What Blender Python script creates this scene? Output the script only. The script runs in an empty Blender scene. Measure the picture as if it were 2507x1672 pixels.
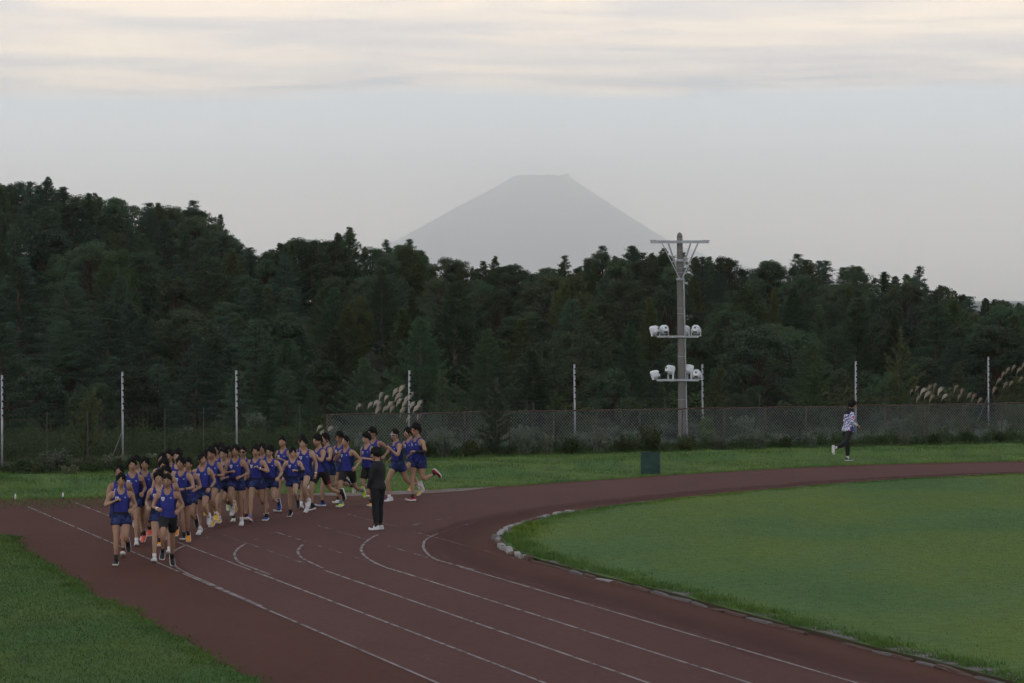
import bpy, math, random
import numpy as np
from mathutils import Vector, Matrix
R = math.radians
rng = np.random.default_rng(7)
random.seed(7)
S = bpy.context.scene
COL = S.collection

# ------------------------------------------------------------------ camera
PITCH = math.atan(101 / 8000.0)
EYE = Vector((0, 0, 4.7))
cam_data = bpy.data.cameras.new('camera')
cam_data.sensor_width = 36.0
cam_data.lens = 8000 * 36 / 2507.0
cam_data.clip_start = 0.5
cam_data.clip_end = 200000
cam = bpy.data.objects.new('camera', cam_data)
COL.objects.link(cam)
cam.location = EYE
cam.rotation_euler = (R(90) - PITCH, 0, 0)
S.camera = cam

# ------------------------------------------------------------------ sky, sun, exposure
SUN_EL, SUN_AZ = 62.0, 222.0          # azimuth clockwise from +Y (behind the camera, to the left)
world = bpy.data.worlds.new('World'); S.world = world; world.use_nodes = True
wn, wl = world.node_tree.nodes, world.node_tree.links
wn.clear()
def N(tree_nodes, kind, **kw):
    n = tree_nodes.new(kind)
    for k, v in kw.items():
        if k.startswith('i_'):
            n.inputs[k[2:].replace('_', ' ')].default_value = v
        else:
            setattr(n, k, v)
    return n
def math_node(nodes, links, op, a, b=None, clamp=False):
    n = nodes.new('ShaderNodeMath'); n.operation = op; n.use_clamp = clamp
    for i, v in enumerate((a, b)):
        if v is None: continue
        if isinstance(v, (int, float)): n.inputs[i].default_value = v
        else: links.new(v, n.inputs[i])
    return n.outputs[0]
def ramp(nodes, links, src, stops, interp='LINEAR'):
    n = nodes.new('ShaderNodeValToRGB'); n.color_ramp.interpolation = interp
    e = n.color_ramp.elements
    while len(e) < len(stops): e.new(0.5)
    for el, (p, c) in zip(e, stops):
        el.position = p
        el.color = (c, c, c, 1) if isinstance(c, (int, float)) else (c[0], c[1], c[2], 1)
    if src is not None: links.new(src, n.inputs[0])
    return n.outputs[0]
def mixc(nodes, links, fac, a, b, blend='MIX'):
    n = nodes.new('ShaderNodeMix'); n.data_type = 'RGBA'; n.blend_type = blend
    for sock, v in ((n.inputs[0], fac), (n.inputs[6], a), (n.inputs[7], b)):
        if isinstance(v, (int, float)): sock.default_value = v
        elif isinstance(v, tuple): sock.default_value = (v[0], v[1], v[2], 1)
        else: links.new(v, sock)
    return n.outputs[2]
tc = wn.new('ShaderNodeTexCoord')
sep = wn.new('ShaderNodeSeparateXYZ'); wl.new(tc.outputs['Generated'], sep.inputs[0])
zc = math_node(wn, wl, 'MAXIMUM', sep.outputs['Z'], 0.012)
pu = math_node(wn, wl, 'DIVIDE', sep.outputs['X'], zc)
pv = math_node(wn, wl, 'DIVIDE', sep.outputs['Y'], zc)
comb = wn.new('ShaderNodeCombineXYZ'); wl.new(pu, comb.inputs[0]); wl.new(pv, comb.inputs[1])
vl = wn.new('ShaderNodeVectorMath'); vl.operation = 'LENGTH'; wl.new(comb.outputs[0], vl.inputs[0])
dist = vl.outputs['Value']
def wnoise(scale, detail, rough, sx=1.0, sy=1.0, off=(0, 0, 0), dist_=0.0):
    mp = wn.new('ShaderNodeMapping'); mp.inputs['Scale'].default_value = (sx, sy, 1); mp.inputs['Location'].default_value = off
    wl.new(comb.outputs[0], mp.inputs[0])
    n = wn.new('ShaderNodeTexNoise'); n.inputs['Scale'].default_value = scale; n.inputs['Detail'].default_value = detail
    n.inputs['Roughness'].default_value = rough; n.inputs['Distortion'].default_value = dist_
    wl.new(mp.outputs[0], n.inputs['Vector']); return n.outputs['Fac']
n_edge = wnoise(0.9, 4, 0.55, off=(3.1, 0.4, 0))
n_big = wnoise(0.62, 6, 0.6, off=(1.7, 2.3, 0), dist_=0.4)
n_gap = wnoise(0.62, 5, 0.6, off=(9.2, 5.1, 0), dist_=0.6)
edge = math_node(wn, wl, 'ADD', dist, math_node(wn, wl, 'MULTIPLY', math_node(wn, wl, 'SUBTRACT', n_edge, 0.5), 2.2))
tilt = math_node(wn, wl, 'MULTIPLY', pu, 0.16)
edge = math_node(wn, wl, 'ADD', edge, tilt)
deck = math_node(wn, wl, 'SUBTRACT', 1.0, ramp(wn, wl, math_node(wn, wl, 'DIVIDE', edge, 32.0), [(0.475, 0.0), (0.51, 1.0)], 'EASE'))
elev = math_node(wn, wl, 'MAXIMUM', sep.outputs['Z'], 0.0)
HZ, SKY_GAIN = 1.0, 1.0
clear = ramp(wn, wl, math_node(wn, wl, 'MULTIPLY', elev, 8.0),
             [(0.0, (5.0, 4.25, 3.75)), (0.18, (4.4, 3.95, 3.65)), (0.32, (2.30, 2.42, 2.52)), (0.48, (1.38, 1.64, 1.84)), (1.0, (0.80, 1.20, 1.75))])
cl = ramp(wn, wl, n_big, [(0.28, (1.12, 1.05, 1.08)), (0.45, (1.62, 1.41, 1.27)), (0.60, (2.55, 2.02, 1.44))])
gap = ramp(wn, wl, n_gap, [(0.56, 0.0), (0.70, 1.0)])
cl = mixc(wn, wl, gap, cl, (0.75, 0.88, 1.05))
glow = ramp(wn, wl, sep.outputs['Z'], [(0.0, 1.0), (0.10, 1.0), (0.26, (0.31, 0.39, 0.51)), (1.0, (0.11, 0.15, 0.205))])
cl = mixc(wn, wl, 1.0, cl, glow, 'MULTIPLY')
skycol = mixc(wn, wl, deck, clear, cl)
nish = wn.new('ShaderNodeTexSky'); nish.sky_type = 'NISHITA'; nish.sun_disc = False
nish.sun_elevation = R(SUN_EL); nish.sun_rotation = R(SUN_AZ); nish.altitude = 1300; nish.air_density = 1.0; nish.dust_density = 2.0
bg1 = wn.new('ShaderNodeBackground'); bg1.inputs['Strength'].default_value = 0.06; wl.new(nish.outputs[0], bg1.inputs['Color'])
bg2 = wn.new('ShaderNodeBackground'); bg2.inputs['Strength'].default_value = 1.06; wl.new(skycol, bg2.inputs['Color'])
mixs = wn.new('ShaderNodeMixShader'); mixs.inputs[0].default_value = 0.82
wl.new(bg1.outputs[0], mixs.inputs[1]); wl.new(bg2.outputs[0], mixs.inputs[2])
wout = wn.new('ShaderNodeOutputWorld'); wl.new(mixs.outputs[0], wout.inputs['Surface'])
world.cycles.sampling_method = 'MANUAL'; world.cycles.sample_map_resolution = 512

sun_data = bpy.data.lights.new('sun', 'SUN'); sun_data.energy = 0.8; sun_data.angle = R(75); sun_data.color = (1.0, 0.93, 0.86)
sun = bpy.data.objects.new('sun', sun_data); COL.objects.link(sun)
sd = Vector((math.sin(R(SUN_AZ)) * math.cos(R(SUN_EL)), math.cos(R(SUN_AZ)) * math.cos(R(SUN_EL)), math.sin(R(SUN_EL))))
sun.rotation_euler = (-sd).to_track_quat('-Z', 'Y').to_euler()
S.view_settings.view_transform = 'Standard'; S.view_settings.look = 'None'
S.view_settings.exposure = 0.0; S.view_settings.gamma = 1.0; S.view_settings.use_curve_mapping = False
S.cycles.use_denoising = True
S.cycles.max_bounces = 14; S.cycles.diffuse_bounces = 3; S.cycles.glossy_bounces = 2
S.cycles.transmission_bounces = 3; S.cycles.volume_bounces = 12; S.cycles.transparent_max_bounces = 8
S.cycles.caustics_reflective = False; S.cycles.caustics_refractive = False

# ------------------------------------------------------------------ helpers
def G(x, y, z=0.0):
    """the place on the level z that the photograph shows at its pixel (x, y)"""
    d = Vector((0, math.cos(PITCH), -math.sin(PITCH))) * 8000 + Vector((1, 0, 0)) * (x - 1253.5) + Vector((0, math.sin(PITCH), math.cos(PITCH))) * (836 - y)
    t = (z - EYE.z) / d.z
    return EYE + d * t
def at_depth(x, y, D):
    d = Vector((0, math.cos(PITCH), -math.sin(PITCH))) * 8000 + Vector((1, 0, 0)) * (x - 1253.5) + Vector((0, math.sin(PITCH), math.cos(PITCH))) * (836 - y)
    return EYE + d * (D / d.y)
def mesh(name, V, F, mats=(), mi=None, smooth=False):
    me = bpy.data.meshes.new(name)
    V = np.asarray(V, dtype=np.float32).reshape(-1, 3)
    if isinstance(F, np.ndarray) and F.ndim == 2:
        nf, k = F.shape
        me.vertices.add(len(V)); me.vertices.foreach_set('co', V.ravel())
        me.loops.add(nf * k); me.loops.foreach_set('vertex_index', F.astype(np.int32).ravel())
        me.polygons.add(nf); me.polygons.foreach_set('loop_start', np.arange(0, nf * k, k, dtype=np.int32))
        me.update(calc_edges=True)
    else:
        me.from_pydata([tuple(v) for v in V.tolist()], [], [tuple(int(i) for i in f) for f in F]); me.update()
    for m in mats: me.materials.append(m)
    if mi is not None: me.polygons.foreach_set('material_index', np.asarray(mi, dtype=np.int32))
    if smooth: me.polygons.foreach_set('use_smooth', np.ones(len(me.polygons), dtype=bool))
    return me
def obj(name, me, parent=None, loc=(0, 0, 0), rot=(0, 0, 0), scale=None):
    o = bpy.data.objects.new(name, me); COL.objects.link(o)
    if parent is not None: o.parent = parent
    o.location = loc; o.rotation_euler = rot
    if scale is not None: o.scale = (scale, scale, scale) if isinstance(scale, (int, float)) else scale
    return o
def tag(o, label=None, cat=None, group=None, kind=None):
    if label: o['label'] = label
    if cat: o['category'] = cat
    if group: o['group'] = group
    if kind: o['kind'] = kind
    return o
class MB:
    """collects pieces of one mesh"""
    def __init__(s): s.V = []; s.F = []; s.M = []; s.n = 0
    def add(s, V, F, m=0):
        V = np.asarray(V, dtype=float).reshape(-1, 3); s.V.append(V)
        for f in F: s.F.append(tuple(int(i) + s.n for i in f)); s.M.append(m)
        s.n += len(V); return s
    def box(s, c, size, rot=None, m=0, taper=1.0):
        h = np.array(size) / 2
        P = np.array([(x, y, z) for z in (-1, 1) for y in (-1, 1) for x in (-1, 1)], float) * h
        P[4:, :2] *= taper
        if rot is not None: P = P @ np.array(rot).T
        return s.add(P + np.array(c), [(0, 2, 3, 1), (4, 5, 7, 6), (0, 1, 5, 4), (2, 6, 7, 3), (0, 4, 6, 2), (1, 3, 7, 5)], m)
    def tube(s, pts, rad, seg=8, m=0, cap=True, ref=None):
        V, F = tube(pts, rad, seg, cap, ref); return s.add(V, F, m)
    def bar(s, a, b, w, t=None, m=0):
        a = np.array(a, float); b = np.array(b, float); d = b - a; L = np.linalg.norm(d); d /= L
        up = np.array([0, 0, 1.0]) if abs(d[2]) < .9 else np.array([0, 1.0, 0])
        x = np.cross(d, up); x /= np.linalg.norm(x); y = np.cross(x, d)
        return s.box((a + b) / 2, (w, L, t or w), np.stack([x, d, y], 1), m)
    def me(s, name, mats, smooth=False):
        return mesh(name, np.concatenate(s.V), s.F, mats, s.M, smooth)
def tube(pts, rad, seg=8, cap=True, ref=None):
    P = np.asarray(pts, float); n = len(P)
    r = np.asarray(rad, float)
    if r.ndim == 0: r = np.full(n, float(r))
    if r.ndim == 1: r = np.stack([r, r], 1)
    T = np.gradient(P, axis=0); T /= np.linalg.norm(T, axis=1)[:, None] + 1e-12
    up = np.array(ref if ref is not None else ((0, 0, 1.0) if abs(T[0][2]) < .9 else (0, 1.0, 0)))
    ang = np.linspace(0, 2 * np.pi, seg, endpoint=False)
    V = []
    for i in range(n):
        x = np.cross(T[i], up); x /= np.linalg.norm(x) + 1e-12
        y = np.cross(x, T[i])
        up = y
        V.append(P[i] + np.outer(np.cos(ang) * r[i, 0], x) + np.outer(np.sin(ang) * r[i, 1], y))
    V = np.concatenate(V)
    F = []
    for i in range(n - 1):
        for k in range(seg):
            a = i * seg + k; b = i * seg + (k + 1) % seg
            F.append((a, b, b + seg, a + seg))
    if cap:
        F.append(tuple(range(seg - 1, -1, -1))); F.append(tuple((n - 1) * seg + k for k in range(seg)))
    return V, F

# ------------------------------------------------------------------ materials
MATS = {}
def mat(name, color, rough=0.8, spec=0.3, var=None, noise=None, bump=None, rand=0.0, translucent=0.0, metallic=0.0):
    """plain procedural material; noise=(scale, colour2, low, high) mixes a second colour, rand varies it per object"""
    if name in MATS: return MATS[name]
    m = bpy.data.materials.new(name); m.use_nodes = True; MATS[name] = m
    n, l = m.node_tree.nodes, m.node_tree.links
    b = n['Principled BSDF']; b.inputs['Roughness'].default_value = rough
    b.inputs['Specular IOR Level'].default_value = spec; b.inputs['Metallic'].default_value = metallic
    c = n.new('ShaderNodeRGB'); c.outputs[0].default_value = (*color, 1); out = c.outputs[0]
    tcn = n.new('ShaderNodeTexCoord')
    if noise:
        for (sc, c2, lo, hi) in (noise if isinstance(noise, list) else [noise]):
            tx = n.new('ShaderNodeTexNoise'); tx.inputs['Scale'].default_value = sc; tx.inputs['Detail'].default_value = 4
            l.new(tcn.outputs['Object'], tx.inputs['Vector'])
            out = mixc(n, l, ramp(n, l, tx.outputs['Fac'], [(lo, 0.0), (hi, 1.0)]), out, c2)
    if rand:
        oi = n.new('ShaderNodeObjectInfo')
        hs = n.new('ShaderNodeHueSaturation'); l.new(out, hs.inputs['Color'])
        l.new(math_node(n, l, 'ADD', math_node(n, l, 'MULTIPLY', oi.outputs['Random'], rand), 1 - rand / 2), hs.inputs['Value'])
        r2 = math_node(n, l, 'FRACT', math_node(n, l, 'MULTIPLY', oi.outputs['Random'], 7.31))
        l.new(math_node(n, l, 'ADD', math_node(n, l, 'MULTIPLY', r2, 0.07), 0.465), hs.inputs['Hue'])
        out = hs.outputs[0]
    l.new(out, b.inputs['Base Color'])
    if bump:
        tx = n.new('ShaderNodeTexNoise'); tx.inputs['Scale'].default_value = bump[0]; tx.inputs['Detail'].default_value = 5
        l.new(tcn.outputs['Object'], tx.inputs['Vector'])
        bp = n.new('ShaderNodeBump'); bp.inputs['Strength'].default_value = bump[1]; bp.inputs['Distance'].default_value = bump[2]
        l.new(tx.outputs['Fac'], bp.inputs['Height']); l.new(bp.outputs[0], b.inputs['Normal'])
    if translucent:
        tr = n.new('ShaderNodeBsdfTranslucent'); l.new(out, tr.inputs['Color'])
        ms = n.new('ShaderNodeMixShader'); ms.inputs[0].default_value = translucent
        l.new(b.outputs[0], ms.inputs[1]); l.new(tr.outputs[0], ms.inputs[2]); l.new(ms.outputs[0], n['Material Output'].inputs['Surface'])
    return m
def grass_mat(name, a, b_, c_, scale=0.35):
    m = bpy.data.materials.new(name); m.use_nodes = True; n, l = m.node_tree.nodes, m.node_tree.links
    p = n['Principled BSDF']; p.inputs['Roughness'].default_value = 0.85; p.inputs['Specular IOR Level'].default_value = 0.15
    g = n.new('ShaderNodeNewGeometry')
    def nz(sc, det, stretch=None):
        t = n.new('ShaderNodeTexNoise'); t.inputs['Scale'].default_value = sc; t.inputs['Detail'].default_value = det
        if stretch:
            mp = n.new('ShaderNodeMapping'); mp.inputs['Scale'].default_value = stretch; l.new(g.outputs['Position'], mp.inputs[0]); l.new(mp.outputs[0], t.inputs['Vector'])
        else: l.new(g.outputs['Position'], t.inputs['Vector'])
        return t.outputs['Fac']
    out = mixc(n, l, ramp(n, l, nz(scale, 4, (1, 0.45, 1)), [(0.38, 0.0), (0.62, 1.0)]), a, b_)
    out = mixc(n, l, ramp(n, l, nz(scale * 3.1, 5, (0.8, 0.5, 1)), [(0.48, 0.0), (0.72, 0.8)]), out, c_)
    v = ramp(n, l, nz(scale * 30, 3), [(0.3, 0.84), (0.7, 1.14)])
    out = mixc(n, l, 1.0, out, v, 'MULTIPLY')
    l.new(out, p.inputs['Base Color'])
    bp = n.new('ShaderNodeBump'); bp.inputs['Strength'].default_value = 0.5; bp.inputs['Distance'].default_value = 0.05
    l.new(nz(scale * 60, 4), bp.inputs['Height']); l.new(bp.outputs[0], p.inputs['Normal'])
    MATS[name] = m
    return m
# ------------------------------------------------------------------ plan of the ground
def spline(pts, step=0.5, smooth=3):
    P = np.asarray(pts, float); P = np.concatenate([[2 * P[0] - P[1]], P, [2 * P[-1] - P[-2]]])
    out = []
    for i in range(1, len(P) - 2):
        a, b, c, d = P[i - 1], P[i], P[i + 1], P[i + 2]
        k = max(2, int(np.linalg.norm(c - b) / step) + 1)
        for t in np.linspace(0, 1, k, endpoint=False):
            out.append(.5 * ((2 * b) + (-a + c) * t + (2 * a - 5 * b + 4 * c - d) * t * t + (-a + 3 * b - 3 * c + d) * t ** 3))
    out.append(P[-2]); out = np.array(out)
    s = np.concatenate([[0], np.cumsum(np.linalg.norm(np.diff(out, axis=0), axis=1))])
    n = int(s[-1] / step) + 1
    q = np.linspace(0, s[-1], n)
    out = np.stack([np.interp(q, s, out[:, k]) for k in range(out.shape[1])], 1)
    for _ in range(smooth * 4):
        o = out.copy(); o[1:-1] = (out[:-2] + 2 * out[1:-1] + out[2:]) / 4; out = o
    return out
def normals(C):
    T = np.gradient(C, axis=0); T /= np.linalg.norm(T, axis=1)[:, None]
    return np.stack([-T[:, 1], T[:, 0]], 1)
kerb_px = [(1211.5,1325.5),(1221,1310),(1259.4,1291),(1317,1273.8),(1412.5,1252.7),(1508,1240),(1623,1226),(1700,1218),(1793,1209.5),(1986,1193),(2178.7,1178),(2371.6,1168),(2507,1163)]
kerb_near = [(1225,1344.6),(1252,1358),(1298,1376),(1355,1388.6),(1420,1406.6),(1500.6,1428),(1596,1450),(1700,1478.6),(1816,1511.6),(2001,1560),(2140,1598.4),(2279,1629),(2391,1660)]
near_pts = [tuple(G(*p).xy) for p in kerb_near[::-1]]
far_pts = [tuple(G(*p).xy) for p in kerb_px]
u_dir = np.array([0.283, -0.959])
p0 = np.array(near_pts[0])
K = spline([tuple(p0 + u_dir * 32), tuple(p0 + u_dir * 16)] + near_pts[::1] + far_pts + [(19.5, 89.6), (27, 90.6), (36, 89.5), (48, 84), (58, 74)], 0.4, 6)
KN = normals(K)                       # points towards the outside of the bend? fixed below
if KN[0] @ np.array([-1, 0]) < 0: KN = -KN
K_len = np.concatenate([[0], np.cumsum(np.linalg.norm(np.diff(K, axis=0), axis=1))])
i_tan = int(np.argmin(np.hypot(K[:, 0] - 1.17, K[:, 1] - 56)))
i_hook = int(np.argmin(K[:, 0]))
near_off = [0.12, 1.57, 2.83, 4.02, 5.24, 6.5]
hook_off = [0.12, 1.36, 2.52, 3.68, 4.80, 5.93]
def offset_curve(k, extra=0.0):
    t = np.clip((np.arange(len(K)) - i_tan) / max(1, i_hook - i_tan), 0, 1)
    o = near_off[k] + (hook_off[k] - near_off[k]) * t + extra
    C = K + KN * o[:, None]
    for _ in range(10):
        c = C.copy(); c[1:-1] = (C[:-2] + 2 * C[1:-1] + C[2:]) / 4; C = c
    return C
far_edge = spline([(-60, 62), (-40, 68.5), (-24, 74)] + [tuple(G(*p).xy) for p in [(0,1222),(300,1216),(600,1210),(780,1207),(1000,1202),(1146,1196),(1560,1168),(1882,1148),(2104,1138),(2507,1128)]] + [(22, 97.5), (32, 98.5), (48, 96), (64, 88)], 0.6, 3)
verge_edge = spline([(-40, 72), (-24, 68)] + [tuple(G(*p).xy) for p in [(-60,1312),(0,1325.5),(57,1344.6),(115,1386.7),(165,1419),(230,1455.6),(299,1482.5),(356,1524.6),(421,1563),(498,1605),(612,1666)]] + [(0.8, 28), (5.5, 14), (7.6, 8)], 0.35, 1)
jit = np.cumsum(rng.normal(0, .05, len(verge_edge))); jit -= np.convolve(jit, np.ones(41) / 41, 'same')
verge_edge[:, 0] += np.clip(jit, -.14, .14)
jit = np.cumsum(rng.normal(0, .035, len(far_edge))); jit -= np.convolve(jit, np.ones(31) / 31, 'same')
far_edge[:, 1] += np.clip(jit, -.10, .10)

# the hill behind: ground height from the skyline of the trees
SKY_PX = np.array([(-300,430),(0,447),(110,438),(160,455),(250,470),(330,490),(420,502),(470,505),(510,540),(550,545),(590,590),(620,615),(645,622),(690,585),(770,575),(860,565),(905,602),(950,592),(1010,598),(1070,612),(1130,642),(1200,640),(1270,652),(1320,655),(1380,645),(1420,642),(1480,612),(1550,604),(1620,604),(1690,612),(1760,622),(1830,637),(1900,642),(1950,630),(2000,642),(2060,634),(2130,657),(2200,664),(2260,672),(2320,695),(2400,717),(2507,732),(2800,745)], float)
def sky_y(u): return np.interp(u, SKY_PX[:, 0], SKY_PX[:, 1])
SKY_S = np.convolve(np.pad(sky_y(np.arange(-600, 3200, 20.)), 6, 'edge'), np.ones(13) / 13, 'valid')
def sky_smooth(u): return np.interp(u, np.arange(-600, 3200, 20.), SKY_S)
RIDGE, TREE_H = 258.0, 5.4
def hill(x, y):
    x = np.asarray(x, float); y = np.asarray(y, float)
    yy = np.maximum(y, 60)
    u = 1253.5 + x / yy * 8000
    zr = 4.7 + (735 - sky_smooth(u)) * RIDGE / 8000 - TREE_H
    s1 = np.clip((y - 112) / 12, 0, 1); s1 = s1 * s1 * (3 - 2 * s1)
    s2 = np.clip((y - 132) / (RIDGE - 132), 0, 1); s2 = s2 * s2 * (3 - 2 * s2) * .5 + s2 * .5
    z = -1.7 * s1 + (zr + 1.7) * s2
    s3 = np.clip((y - RIDGE - 8) / 160, 0, 1); s3 = s3 * s3 * (3 - 2 * s3)
    return z * (1 - s3) - 2.0 * s3

M_GROUND = grass_mat('rough_ground', (0.035, 0.05, 0.02), (0.05, 0.06, 0.025), (0.06, 0.05, 0.03), 0.2)
M_LAWN = grass_mat('infield_turf', (0.060, 0.126, 0.034), (0.108, 0.164, 0.028), (0.076, 0.144, 0.048), 0.16)
M_NEAR = grass_mat('near_turf', (0.052, 0.108, 0.026), (0.074, 0.124, 0.028), (0.040, 0.080, 0.026), 0.4)  # darker than the other turf: corner vignetting put into the colour
M_VERGE = grass_mat('verge_turf', (0.072, 0.140, 0.034), (0.098, 0.160, 0.036), (0.050, 0.098, 0.034), 0.5)

# ground sheet with the hill, reaching the horizon
gx = np.concatenate([[-33000, -6000, -900, -400], np.arange(-220, 221, 11.0), [400, 900, 6000, 33000]])
gy = np.concatenate([[-4000, -600, -60, 0, 40, 80, 104], np.arange(110, 300, 5.0), np.arange(300, 460, 16.0), [600, 1200, 5000, 20000, 73500]])
XX, YY = np.meshgrid(gx, gy)
ZZ = hill(np.clip(XX, -220, 220), YY); ZZ[YY < 108] = -0.06
V = np.stack([XX, YY, ZZ], -1).reshape(-1, 3)
nx, ny = len(gx), len(gy)
ii = np.arange(nx * ny).reshape(ny, nx)
F = np.stack([ii[:-1, :-1], ii[:-1, 1:], ii[1:, 1:], ii[1:, :-1]], -1).reshape(-1, 4)
M_PLAIN = mat('far_plain', (.19, .205, .205), .95, .1, noise=(.0008, (.13, .15, .14), .4, .65))
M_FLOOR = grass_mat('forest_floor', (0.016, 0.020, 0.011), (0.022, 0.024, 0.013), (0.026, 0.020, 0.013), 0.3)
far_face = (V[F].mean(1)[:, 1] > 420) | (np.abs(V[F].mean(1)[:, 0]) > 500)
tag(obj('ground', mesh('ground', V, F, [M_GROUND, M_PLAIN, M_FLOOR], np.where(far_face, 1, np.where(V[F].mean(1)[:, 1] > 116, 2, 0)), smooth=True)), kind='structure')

def sheet(name, outline, z, m):
    P = np.array(outline); V = np.column_stack([P, np.full(len(P), z)])
    me = bpy.data.meshes.new(name); me.from_pydata([tuple(v) for v in V], [], [tuple(range(len(V)))]); me.update(); me.materials.append(m)
    return tag(obj(name, me), kind='structure')

# track surface
def track_mat(name, base, alt, dark, uvfade=False):
    m = bpy.data.materials.new(name); m.use_nodes = True; n, l = m.node_tree.nodes, m.node_tree.links
    p = n['Principled BSDF']; p.inputs['Roughness'].default_value = 0.9; p.inputs['Specular IOR Level'].default_value = 0.2
    g = n.new('ShaderNodeNewGeometry')
    def nz(sc, det, stretch=(1, 1, 1), rough=.55):
        t = n.new('ShaderNodeTexNoise'); t.inputs['Scale'].default_value = sc; t.inputs['Detail'].default_value = det; t.inputs['Roughness'].default_value = rough
        mp = n.new('ShaderNodeMapping'); mp.inputs['Rotation'].default_value = (0, 0, R(16)); mp.inputs['Scale'].default_value = stretch
        l.new(g.outputs['Position'], mp.inputs[0]); l.new(mp.outputs[0], t.inputs['Vector']); return t.outputs['Fac']
    out = mixc(n, l, ramp(n, l, nz(0.35, 5, (1.4, .35, 1)), [(.35, 0.), (.68, 1.)]), base, alt)
    out = mixc(n, l, ramp(n, l, nz(1.1, 6, (1.5, .5, 1)), [(.52, 0.), (.80, .55)]), out, dark)
    out = mixc(n, l, 1.0, out, ramp(n, l, nz(9, 4), [(.3, .86), (.7, 1.13)]), 'MULTIPLY')
    out = mixc(n, l, 1.0, out, ramp(n, l, nz(60, 3), [(.3, .85), (.7, 1.15)]), 'MULTIPLY')
    sh = p.outputs[0]; l.new(out, p.inputs['Base Color'])
    bp = n.new('ShaderNodeBump'); bp.inputs['Strength'].default_value = .35; bp.inputs['Distance'].default_value = .02
    l.new(nz(25, 5), bp.inputs['Height']); l.new(bp.outputs[0], p.inputs['Normal'])
    if uvfade:
        uv = n.new('ShaderNodeUVMap'); sx = n.new('ShaderNodeSeparateXYZ'); l.new(uv.outputs[0], sx.inputs[0])
        f = ramp(n, l, math_node(n, l, 'ADD', sx.outputs[1], math_node(n, l, 'MULTIPLY', math_node(n, l, 'SUBTRACT', nz(.5, 4, (1.5, .4, 1)), .5), .14)), [(.04, 0.), (.26, .9), (1.0, .96)])
        tr = n.new('ShaderNodeBsdfTransparent'); ms = n.new('ShaderNodeMixShader')
        l.new(f, ms.inputs[0]); l.new(tr.outputs[0], ms.inputs[1]); l.new(sh, ms.inputs[2]); l.new(ms.outputs[0], n['Material Output'].inputs['Surface'])
    return m
M_TRACK = track_mat('red_clay', (0.073, 0.023, 0.015), (0.086, 0.031, 0.021), (0.058, 0.018, 0.012))
M_LANES = track_mat('worn_lane_surface', (0.096, 0.039, 0.034), (0.111, 0.048, 0.042), (0.074, 0.029, 0.025), True)
fe = far_edge; ve = verge_edge[::-1]
track = sheet('track', [tuple(p) for p in fe] + [(64, 5), (10, 5)] + [tuple(p) for p in ve], 0.0, M_TRACK)
L5 = offset_curve(5)
def ribbon(A, B, z, uv=False, name='ribbon', mats=()):
    n = len(A)
    V = np.concatenate([np.column_stack([A, np.full(n, z)]), np.column_stack([B, np.full(n, z)])])
    i = np.arange(n - 1)
    F = np.stack([i, i + 1, i + 1 + n, i + n], 1)
    a = np.append(B[0] - A[0], 0); t = np.append(A[1] - A[0], 0)
    if np.cross(t, a)[2] < 0: F = F[:, ::-1].copy()
    me = mesh(name, V, F, mats)
    if uv:
        lay = me.uv_layers.new(name='UVMap')
        vi = np.zeros(len(me.loops), dtype=np.int32); me.loops.foreach_get('vertex_index', vi)
        lay.data.foreach_set('uv', np.stack([(vi % n) / n, (vi >= n).astype(float)], 1).astype(np.float32).ravel())
    return me
obj('lane_surface', ribbon(K + KN * .1, L5, 0.004, True, 'lane_surface', [M_LANES]), track)

# painted lines, worn
def paint_mat(name, lo, hi, sc=2.2):
    m = bpy.data.materials.new(name); m.use_nodes = True; n, l = m.node_tree.nodes, m.node_tree.links
    p = n['Principled BSDF']; p.inputs['Roughness'].default_value = .75; p.inputs['Base Color'].default_value = (.27, .235, .24, 1)
    g = n.new('ShaderNodeNewGeometry')
    t = n.new('ShaderNodeTexNoise'); t.inputs['Scale'].default_value = sc; t.inputs['Detail'].default_value = 6; t.inputs['Roughness'].default_value = .65
    l.new(g.outputs['Position'], t.inputs['Vector'])
    tr = n.new('ShaderNodeBsdfTransparent'); ms = n.new('ShaderNodeMixShader')
    l.new(ramp(n, l, t.outputs['Fac'], [(lo, 0.), (hi, .92)]), ms.inputs[0]); l.new(tr.outputs[0], ms.inputs[1]); l.new(p.outputs[0], ms.inputs[2])
    l.new(ms.outputs[0], n['Material Output'].inputs['Surface']); return m
M_PAINT = paint_mat('line_paint', .26, .56)
M_PAINT_WORN = paint_mat('line_paint_worn', .45, .66, 1.6)
M_PAINT_GHOST = paint_mat('line_paint_faint', .56, .68, .9)
S_DIR = -(u_dir / np.linalg.norm(u_dir)); S_N = np.array([-S_DIR[1], S_DIR[0]])
if S_N[0] > 0: S_N = -S_N
def line_strip(C, w, z, m):
    nn = normals(C); return obj('lane_line', ribbon(C - nn * w / 2, C + nn * w / 2, z, False, 'lane_line', [m]), track)
base_pt = np.array(near_pts[4])
far_len = [17, 13, 12, 18, 22, 21]
for k in range(6):
    A = base_pt + S_N * near_off[k]
    t_tan = (K[i_tan] - base_pt) @ S_DIR
    if k > 0:
        C = A + np.outer(np.linspace(-40, t_tan + 2.0, 160), S_DIR); line_strip(C, .05, .008, M_PAINT)
    C = A + np.outer(np.linspace(t_tan + (2.4 if k else -1.5), t_tan + far_len[k], 60), S_DIR); line_strip(C, .045, .008, M_PAINT if k in (4, 5) else M_PAINT_WORN)
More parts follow.
